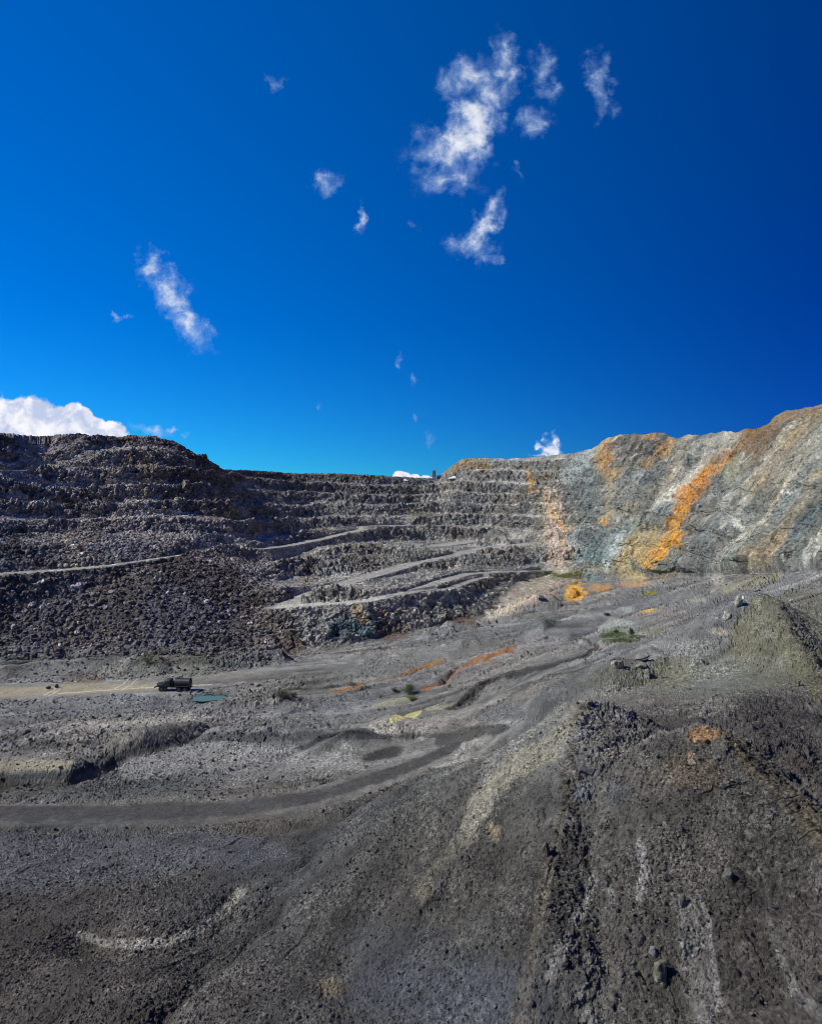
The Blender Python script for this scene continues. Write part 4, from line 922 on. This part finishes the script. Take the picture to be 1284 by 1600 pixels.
def boulder(px, py, w_px, h_px, col, label, seed, depth=None, lean=0.0, name='boulder', dy=0.0, group=None, thick=1.0):
    """py is where its foot meets the ground"""
    p = hit(px, py); d = p.y if depth is None else depth; k = d / F
    w, h = w_px * k, h_px * k
    me = rock_mesh(seed, w, w * .9 * thick, h * 1.25); me.materials.append(rmat(col))
    o = link(name, me, None); o.location = (d * (px - 642) / F, d + w * .25, (-d * (py - 800) / F) + h * .42 + dy); o.rotation_euler = (0, R(lean), 0)
    tag(o, label, 'rock', group); return o
boulder(1155, 949, 15, 20, (.30, .29, .23), 'upright pale grey block on the top left shoulder of the olive spoil heap', 3, lean=6)
boulder(1161, 936, 6, 5, (.55, .54, .50), 'small whitish stone perched on the upright grey block', 4)
boulder(1136, 970, 14, 17, (.46, .44, .34), 'cream coloured squarish block just left of the olive spoil heap', 8)
boulder(1121, 969, 8, 4, (.50, .49, .45), 'small white stone lying left of the cream block', 9)
boulder(966, 1047, 25, 19, (.30, .27, .20), 'tan wedge shaped boulder with a dark shadow on its right', 12, thick=.8)
boulder(1004, 1032, 26, 12, (.20, .195, .165), 'flat grey slab forming the upper of the rocks right of the tan wedge boulder', 15, lean=-12)
boulder(1003, 1044, 26, 9, (.22, .215, .18), 'long flat slab lying under the upper grey slab', 18, lean=4)
boulder(1014, 1061, 19, 15, (.20, .195, .165), 'rounded grey boulder below the stacked slabs', 21)
boulder(846, 940, 13, 11, (.10, .10, .10), 'dark boulder on the small black heap beside the cream bank', 25)
boulder(877, 948, 9, 6, (.09, .09, .09), 'low dark rock at the right end of the small black heap', 26)
boulder(1246, 1072, 15, 12, (.17, .165, .12), 'olive brown boulder on the right flank of the olive spoil heap', 29)
boulder(921, 1104, 15, 12, (.19, .165, .13), 'brownish rock crowning the pointed near heap', 31)
boulder(1035, 1545, 30, 44, (.155, .15, .105), 'large olive boulder half buried low on the near dump face', 34)
boulder(1021, 1500, 15, 22, (.18, .175, .165), 'grey rock just above the large olive boulder on the near dump face', 36)
boulder(1066, 1420, 16, 24, (.12, .115, .10), 'dark upright rock on the near dump face above the pale streak', 38)
boulder(1140, 1380, 22, 24, (.13, .12, .11), 'brown grey rock on the right of the near dump face', 41)
boulder(853, 1340, 17, 26, (.15, .115, .08), 'brown boulder on the crest of the left spine of the near heap', 44)
boulder(918, 1212, 34, 16, (.10, .105, .11), 'dark slab jutting out below the saddle of the near heap', 47, lean=10)
boulder(1097, 1165, 26, 14, (.32, .20, .11), 'rusty orange rock at the peak of the right near heap', 50)
boulder(1120, 1160, 15, 10, (.27, .18, .11), 'smaller rusty rock right of the rusty orange peak rock', 51)
boulder(1083, 1196, 20, 9, (.26, .21, .16), 'pinkish tan flat rock below the rusty peak rocks', 53)
boulder(1238, 941, 9, 5, (.60, .60, .57), 'white stone alone on the grey slope right of the olive heap', 56)
boulder(143, 951, 11, 9, (.26, .255, .25), 'large pale grey boulder in the middle of the dark talus slope', 58)
boulder(249, 911, 9, 8, (.26, .25, .235), 'pale boulder high on the dark talus slope', 60)
boulder(254, 936, 8, 6, (.23, .225, .22), 'flat pale boulder just under the high pale one on the talus', 61)
boulder(410, 1006, 6, 7, (.30, .26, .20), 'tan stone low on the right side of the dark talus', 63)
boulder(282, 980, 9, 8, (.24, .24, .24), 'pale grey boulder low in the centre of the dark talus', 64)
boulder(362, 937, 6, 7, (.36, .28, .19), 'small tan orange stone near the top right of the talus', 66)
boulder(75, 1077, 9, 6, (.12, .12, .12), 'left dark rock beside the curved tyre tracks on the floor road', 68)
boulder(88, 1075, 8, 6, (.12, .12, .12), 'right dark rock beside the curved tyre tracks on the floor road', 69)
boulder(308, 1047, 6, 4, (.04, .04, .045), 'small black rock on the pale berm above the truck', 70)
boulder(640, 1104, 9, 6, (.30, .31, .31), 'small light stone below the yellowish weeds of the floor', 71)
boulder(948, 962, 12, 5, (.05, .05, .055), 'black flat rock on the grey shelf right of the orange heap', 73)

# ochre heap: one heap of vivid orange material
def heap_mesh(seed, w, d, h, n=40):
    b = bmesh.new(); from mathutils import noise as mn
    g = {}
    for i in range(n + 1):
        for j in range(n + 1):
            x = (i / n - .5) * 2; y = (j / n - .5) * 2; r = math.hypot(x, y)
            z = max(0, 1 - r * (1 + .45 * mn.noise(Vector((x * 2, y * 2, seed))))) ** .95 * h + (.10 * h * mn.fractal(Vector((x * 4, y * 4, seed + 5)), .7, 2, 5)) * (1 if r < 1 else 0) - .25 * max(0, r - .7)
            g[i, j] = b.verts.new((x * w / 2, y * d / 2, z))
    for i in range(n):
        for j in range(n): b.faces.new((g[i, j], g[i + 1, j], g[i + 1, j + 1], g[i, j + 1]))
    return b
p = hit(897, 934)
o = build('ochre_heap', heap_mesh(2, 5.8, 5.0, 4.0), rock_mat('ochre_soil', (.50, .28, .055), 1.0, (2.5, 3.0, 3), .3)); o.location = (p.x, p.y + 1.5, p.z - .3)
tag(o, 'vivid orange conical heap of ore at the end of the cream bank', 'heap')

# many loose rocks, each its own object
rnd = random.Random(5)
def scatter(n, box, size, cols_, label, group, dmin=0, poly=None, big=.12):
    meshes = []
    for k in range(10):
        me = rock_mesh(200 + k + len(group), 1.0, .85, .75, 13, 1); me.materials.append(rmat(cols_[k % len(cols_)])); meshes.append(me)
    for i in range(n):
        for _ in range(20):
            px = rnd.uniform(box[0], box[2]); py = rnd.uniform(box[1], box[3])
            if poly is None or poly(px, py): break
        p = hit(px, py); s_ = rnd.uniform(*size) * (1.8 if rnd.random() < big else 1)
        o = bpy.data.objects.new('loose_rock', meshes[i % 10]); COL.objects.link(o); o.location = (p.x, p.y, p.z + .12 * s_); o.scale = (s_, s_ * rnd.uniform(.7, 1.1), s_ * rnd.uniform(.6, 1.0)); o.rotation_euler = (rnd.uniform(-.3, .3), rnd.uniform(-.3, .3), rnd.uniform(0, 6.28))
        tag(o, label, 'rock', group)
DK = [(.085, .082, .085), (.12, .118, .118), (.17, .168, .165), (.10, .09, .085)]
scatter(150, (85, 892, 440, 1026), (.5, 1.15), DK, 'angular dark grey rock lying loose on the dark talus slope', 'loose rocks on the dark talus slope')
scatter(50, (520, 955, 780, 1005), (.6, 1.2), [(.12, .09, .075), (.18, .15, .12), (.10, .10, .10)], 'brownish rock on the rubble slope under the lower ramps', 'rocks on the brown rubble under the lower ramps')
scatter(45, (930, 1020, 1120, 1085), (.25, .6), [(.14, .135, .115), (.20, .195, .17), (.09, .09, .085)], 'grey rock on the rubble patch left of the olive spoil heap', 'rocks on the rubble left of the olive heap')
scatter(60, (940, 1200, 1284, 1590), (.12, .32), [(.08, .078, .075), (.13, .125, .12), (.055, .052, .05)], 'dark stone stuck on the steep near dump face', 'stones on the near dump face', big=.2)
scatter(40, (900, 880, 1200, 925), (.6, 1.3), [(.22, .21, .18), (.30, .27, .22), (.14, .14, .13)], 'pale rock fallen at the foot of the colourful right wall', 'rocks at the foot of the right wall')
scatter(40, (0, 1430, 640, 1595), (.06, .16), [(.09, .088, .085), (.16, .155, .145), (.05, .05, .05)], 'small stone on the dark gravel in the near left', 'stones on the near left gravel')

def ico():
    b = bmesh.new(); bmesh.ops.create_icosphere(b, subdivisions=1, radius=1.0)
    v = np.array([x.co[:] for x in b.verts], np.float32); f = np.array([[w.index for w in x.verts] for x in b.faces], np.int32); b.free(); return v, f
def gravel(name, sel, count, pxr, cap, m, label, seed, lift=.15, tone=(.45, 1.9)):
    """countless small stones as one mesh, strewn over the finished surface"""
    rs = np.random.RandomState(seed); v0, f0 = ico(); idx = np.nonzero(sel)[0]; idx = idx[rs.randint(0, len(idx), count)]
    c = P2[idx] + (rs.rand(count, 3).astype(np.float32) - .5) * (P2[idx, 1:2] / F) * 1.5
    size = np.minimum(P2[idx, 1] / F * pxr[0] * (rs.rand(count) + .02) ** -.42, np.minimum(P2[idx, 1] / F * pxr[1], cap)) * .5
    q_ = rs.normal(size=(count, 4)); q_ /= np.linalg.norm(q_, axis=1)[:, None]; a_, b_, c_, d_ = q_.T
    Rm = np.stack([np.stack([1 - 2 * (c_ * c_ + d_ * d_), 2 * (b_ * c_ - a_ * d_), 2 * (b_ * d_ + a_ * c_)], -1), np.stack([2 * (b_ * c_ + a_ * d_), 1 - 2 * (b_ * b_ + d_ * d_), 2 * (c_ * d_ - a_ * b_)], -1), np.stack([2 * (b_ * d_ - a_ * c_), 2 * (c_ * d_ + a_ * b_), 1 - 2 * (b_ * b_ + c_ * c_)], -1)], 1)
    nv = len(v0); jit = rs.uniform(.68, 1.12, (count, nv, 1)); sc_ = rs.uniform(.55, 1.1, (count, 1, 3))
    V = np.einsum('nij,nkj->nki', Rm, v0[None] * jit * sc_) * size[:, None, None]; V[..., 2] *= .8; V += c[:, None]; V[..., 2] += (size * lift * 2)[:, None]
    FF = (f0[None] + (np.arange(count) * nv)[:, None, None]).reshape(-1, 3)
    me = bpy.data.meshes.new(name); me.vertices.add(count * nv); me.vertices.foreach_set('co', V.astype(np.float32).ravel()); me.loops.add(len(FF) * 3); me.loops.foreach_set('vertex_index', FF.astype(np.int32).ravel())
    me.polygons.add(len(FF)); me.polygons.foreach_set('loop_start', np.arange(0, 3 * len(FF), 3, dtype=np.int32)); me.update(calc_edges=True); me.shade_flat()
    cc = np.ones((count, 4), np.float32); cc[:, :3] = np.clip(C[idx] * (tone[0] + (tone[1] - tone[0]) * rs.rand(count, 1) ** 1.6), .02, .7); cc[:, 3] = 0
    at_ = me.color_attributes.new('Col', 'FLOAT_COLOR', 'POINT'); at_.data.foreach_set('color', np.repeat(cc, nv, axis=0).ravel())
    o = link(name, me, m); tag(o, label, 'stones', None, 'stuff'); return o
M_peb = rock_mat('loose_stone', None, .3, (6, 6, 6), .05)
yf = P[:, 1]; inw = (PXg.ravel() > -20) & (PXg.ravel() < 1304); RR = RID.ravel()
dens = np.random.RandomState(3).rand(len(P)) < np.clip(.30 + 1.1 * nA + .5 * nB, .06, 1)
gravel('gravel', inw & (RR > -1.02) & (RR < 3.4) & (yf < 62) & (rm < .3) & dens, 34000, (1.9, 9), .34, M_peb, 'loose angular gravel and stones strewn over the dark near slopes', 1)
gravel('floor_rubble', inw & (RR > 1.6) & (RR < 6.0) & (yf >= 55) & (rm < .3) & (CB < .2) & dens, 14000, (1.5, 6), .8, M_peb, 'small loose rubble scattered over the grey pit floor', 2)
gravel('talus_rubble', inw & (tl > .5) & (pxf < 480) & (rm < .3), 15000, (2.0, 7), 1.7, M_peb, 'broken dark rubble covering the steep talus slope', 3, tone=(.4, 2.1))
gravel('bench_rubble', inw & (wl > .5) & (tl < .5) & (RR < 8.9) & (rm < .3) & (BST.ravel() * (1 - sstep(.2, .3, BF.ravel()) * sstep(.64, .56, BF.ravel())) > .35), 13000, (1.3, 4.5), 1.3, M_peb, 'broken rock lying along the benches of the pit walls', 4)

# ---------------------------------------------------------------- plants
def leaf_mat(name, col):
    m = mat(name, col, .7); t = m.node_tree; b_ = t.nodes['Principled BSDF']; g = t.nodes.new('ShaderNodeNewGeometry'); r = t.nodes.new('ShaderNodeMapRange'); r.inputs[3].default_value = .5; r.inputs[4].default_value = 1.6
    t.links.new(g.outputs['Random Per Island'], r.inputs[0]); x = t.nodes.new('ShaderNodeMix'); x.data_type = 'RGBA'; x.blend_type = 'MULTIPLY'; x.inputs[0].default_value = 1; x.inputs[6].default_value = (*col, 1); t.links.new(r.outputs[0], x.inputs[7]); t.links.new(x.outputs[2], b_.inputs['Base Color'])
    return m
M_leaf = leaf_mat('shrub_leaf', (.075, .115, .030)); M_leafy = leaf_mat('yellow_leaf', (.20, .20, .05)); M_olive = leaf_mat('olive_leaf', (.10, .11, .05)); M_stem = mat('stem', (.12, .09, .06), .9)
def shrub(px, py, w_px, h_px, m, label, seed, n=900, name='shrub', spiky=False):
    p = hit(px, py); k = p.y / F; w, h = w_px * k, h_px * k; rn = random.Random(seed)
    root = empty(name, (p.x, p.y, p.z), 0, label, 'shrub')
    b = bmesh.new(); tips = []
    for i in range(16):
        a = rn.uniform(0, 6.28); r_ = rn.uniform(.1, .5) * w * .8; t = (math.cos(a) * r_, math.sin(a) * r_ * .8, h * rn.uniform(.5, 1.0) * (1 - .6 * (r_ / (w * .5)) ** 2)); tips.append(t)
        tube(b, [(math.cos(a) * .05, math.sin(a) * .05, -.1), (t[0] * .5, t[1] * .5, t[2] * .6), t], .018, 5)
    build('stem', b, M_stem, root)
    b = bmesh.new()
    for i in range(n):
        t = rn.choice(tips); c = Vector(t) * rn.uniform(.45, 1.0) + Vector((rn.gauss(0, .09 * w), rn.gauss(0, .08 * w), rn.gauss(0, .07 * h))); c.z = max(c.z, .03)
        L_ = rn.uniform(.08, .17) * (1.5 if spiky else 1); d = Vector((rn.gauss(0, 1), rn.gauss(0, 1), rn.uniform(.2, 2.2 if spiky else 1.2))).normalized(); s2_ = d.orthogonal().normalized(); s2_.rotate(Matrix.Rotation(rn.uniform(0, 6.28), 3, d)); ww = L_ * (.22 if spiky else .42)
        b.faces.new([b.verts.new(c), b.verts.new(c + d * L_ * .5 + s2_ * ww), b.verts.new(c + d * L_), b.verts.new(c + d * L_ * .5 - s2_ * ww)])
    me = bpy.data.meshes.new('foliage'); b.to_mesh(me); b.free(); link('foliage', me, m, root)
shrub(639, 1084, 32, 19, M_leaf, 'largest dark green bush on the grey floor beside the orange rill', 1, 2200)
shrub(616, 1081, 11, 7, M_leaf, 'little green bush just left of the largest bush', 2, 400)
shrub(643, 1094, 20, 8, M_leafy, 'yellow green weeds directly below the largest bush', 3, 700, 'weeds', True)
shrub(440, 1089, 34, 12, M_olive, 'wide dull green bush on the floor right of the pond', 4, 1500)
shrub(458, 1088, 18, 8, M_leaf, 'low green bush at the right end of the wide dull one', 5, 500)
shrub(232, 1036, 24, 10, M_olive, 'olive scrub on the berm above the truck', 6, 900)
shrub(986, 994, 11, 14, M_leaf, 'small pointed dark bush standing in the green patch', 7, 900, 'shrub', True)
shrub(962, 990, 12, 7, M_leaf, 'low tuft of green in the left of the green patch', 8, 450, 'weeds', True)
shrub(702, 1075, 8, 7, M_leafy, 'yellowish weed by the bend of the orange rill', 9, 200, 'weeds', True)
shrub(680, 1054, 6, 5, M_olive, 'tiny olive plant alone on the grey floor above the rill', 10, 120, 'weeds', True)
def grass(name, boxes, m, label, hgt=.35):
    rn = random.Random(len(label)); b = bmesh.new()
    for cx, cy, rx, ry, n in boxes:
        for i in range(n):
            a = rn.uniform(0, 6.28); r_ = math.sqrt(rn.random()) * (.7 + .5 * rn.random()); p = hit(cx + rx * r_ * math.cos(a), cy + ry * r_ * math.sin(a))
            for _ in range(14):
                q_ = p + Vector((rn.gauss(0, .35), rn.gauss(0, .35), -.03)); t = q_ + Vector((rn.gauss(0, .12), rn.gauss(0, .12), rn.uniform(.4, 1.1) * hgt)); w_ = rn.uniform(0, 3.14); u_ = Vector((math.cos(w_), math.sin(w_), 0)) * .035
                b.faces.new([b.verts.new(q_ - u_), b.verts.new(q_ + u_), b.verts.new(t)])
    me = bpy.data.meshes.new(name); b.to_mesh(me); b.free(); o = link(name, me, m); tag(o, label, 'grass', None, 'stuff')
grass('grass', [(958, 993, 22, 5, 150), (968, 1001, 26, 3, 110), (995, 996, 12, 3, 50)], M_leaf, 'thin green grass in a patch on the grey floor by the rills')
grass('scrub_grass', [(888, 900, 22, 4, 200), (845, 893, 20, 1.5, 120), (858, 896, 14, 2, 60)], leaf_mat('moss_leaf', (.13, .16, .035)), 'yellow green and dark green scrub grass on top of the cream bank', .5)
grass('yellow_weeds', [(1017, 927, 8, 2.2, 60), (1003, 930, 5, 1, 20)], leaf_mat('mustard_leaf', (.36, .32, .03)), 'mustard yellow weeds on the grey shelf under the right wall', .4)

# ---------------------------------------------------------------- plant on the far rim
M_conc = worn('pale_cladding', (.42, .44, .46), .7, 0, .8, .4); M_blue = worn('blue_cladding', (.10, .20, .34), .6); M_dark = worn('dark_steel', (.05, .055, .065), .6); M_white = mat('white_sheet', (.75, .75, .75), .8)
rp = hit(680, 752); base = rp.z; k = rp.y / F
def rim(px): return (rp.y * (px - 642) / F, rp.y + 3, -rp.y * (752 - 800) / F)
bl = empty('plant_building', rim(686), 0, 'small pale block building with a dark upper opening on the far rim', 'building')
b = bmesh.new(); bm_box(b, 0, 0, 1.6, 4.4, 4, 4.6, 1, None, .04); wall_ = build('wall', b, M_conc, bl)
b = bmesh.new(); bm_box(b, 0, 0, 4.0, 4.8, 4.4, .25); bm_box(b, .6, 0, 4.3, 1.4, 1.4, .4); build('roof', b, M_dark, bl)
b = bmesh.new(); bm_box(b, -.5, -2.01, 2.6, 2.4, .08, 1.7); build('window', b, M_dark, bl)
b = bmesh.new(); bm_box(b, 1.5, -2.01, .6, .9, .08, 1.9); build('door', b, M_blue, bl)
for i, px in enumerate((676.9, 679.6)):
    x, y, z = rim(px); st_ = empty('silo', (x, y - .3, z), 0, ['left one of the two slim dark towers on a blue base on the far rim', 'right one of the two slim dark towers, touching the pale building on the rim'][i], 'silo', 'slim silos on the far rim')
    b = bmesh.new(); bm_cyl(b, (0, 0, 5.2), .52, 5.0, 'Z', 24); bm_cyl(b, (0, 0, 7.85), .52, .3, 'Z', 24, .2); build('shell', b, M_dark, st_, True)
    b = bmesh.new(); bm_cyl(b, (0, 0, 2.4), .2, .7, 'Z', 24, .5); build('hopper', b, M_dark, st_, True)
    b = bmesh.new(); bm_box(b, 0, 0, .6, 1.1, 1.2, 3.4, 1, None, .03); build('base', b, M_blue, st_)
    b = bmesh.new(); tube(b, [(.4, -.5, 2.2), (.4, -.5, 7.9)], .06); build('ladder', b, M_steel, st_)
x, y, z = rim(691.5); o = empty('container', (x, y, z), R(8), 'dark boxy container standing right of the pale rim building', 'container')
b = bmesh.new(); bm_box(b, 0, 0, 1.1, 3.2, 2.4, 2.4); 
for i in range(12): bm_box(b, -1.45 + .26 * i, -1.22, 1.1, .12, .06, 2.2)
build('box', b, M_dark, o); b = bmesh.new(); bm_box(b, 0, 0, 2.36, 3.3, 2.5, .12); build('lid', b, M_steel, o)
for px, py, w_px, h_px, lb in ((633, 750, 12, 3.6, 'low white heap on the far rim under the small cloud'), (710, 746, 20, 4, 'long white heap at the foot of the tan hill on the far rim')):
    pz = hit(px, py + 1); kk = pz.y / F
    o = build('white_heap', heap_mesh(px, w_px * kk, 5, h_px * kk, 24), M_white); o.location = (pz.x, pz.y + 1, pz.z - .2); tag(o, lb, 'heap')
for px, py, h_px, lb in ((1181, 670, 8, 'thin dark pole on the skyline of the right wall'), (1212, 660, 7, 'thin dark post at the foot of the high right shoulder')):
    pz = hit(px, py + 4); b = bmesh.new(); kk = pz.y / F; hh = h_px * kk + 1.5; tube(b, [(0, 0, -1.0), (0, 0, hh)], .10, 8); bm_box(b, 0, 0, hh - .3, .9, .08, .08); bm_box(b, 0, 0, -.6, .5, .5, .5)
    o = build('pole', b, M_dark); o.location = (pz.x, pz.y, pz.z); tag(o, lb, 'pole')
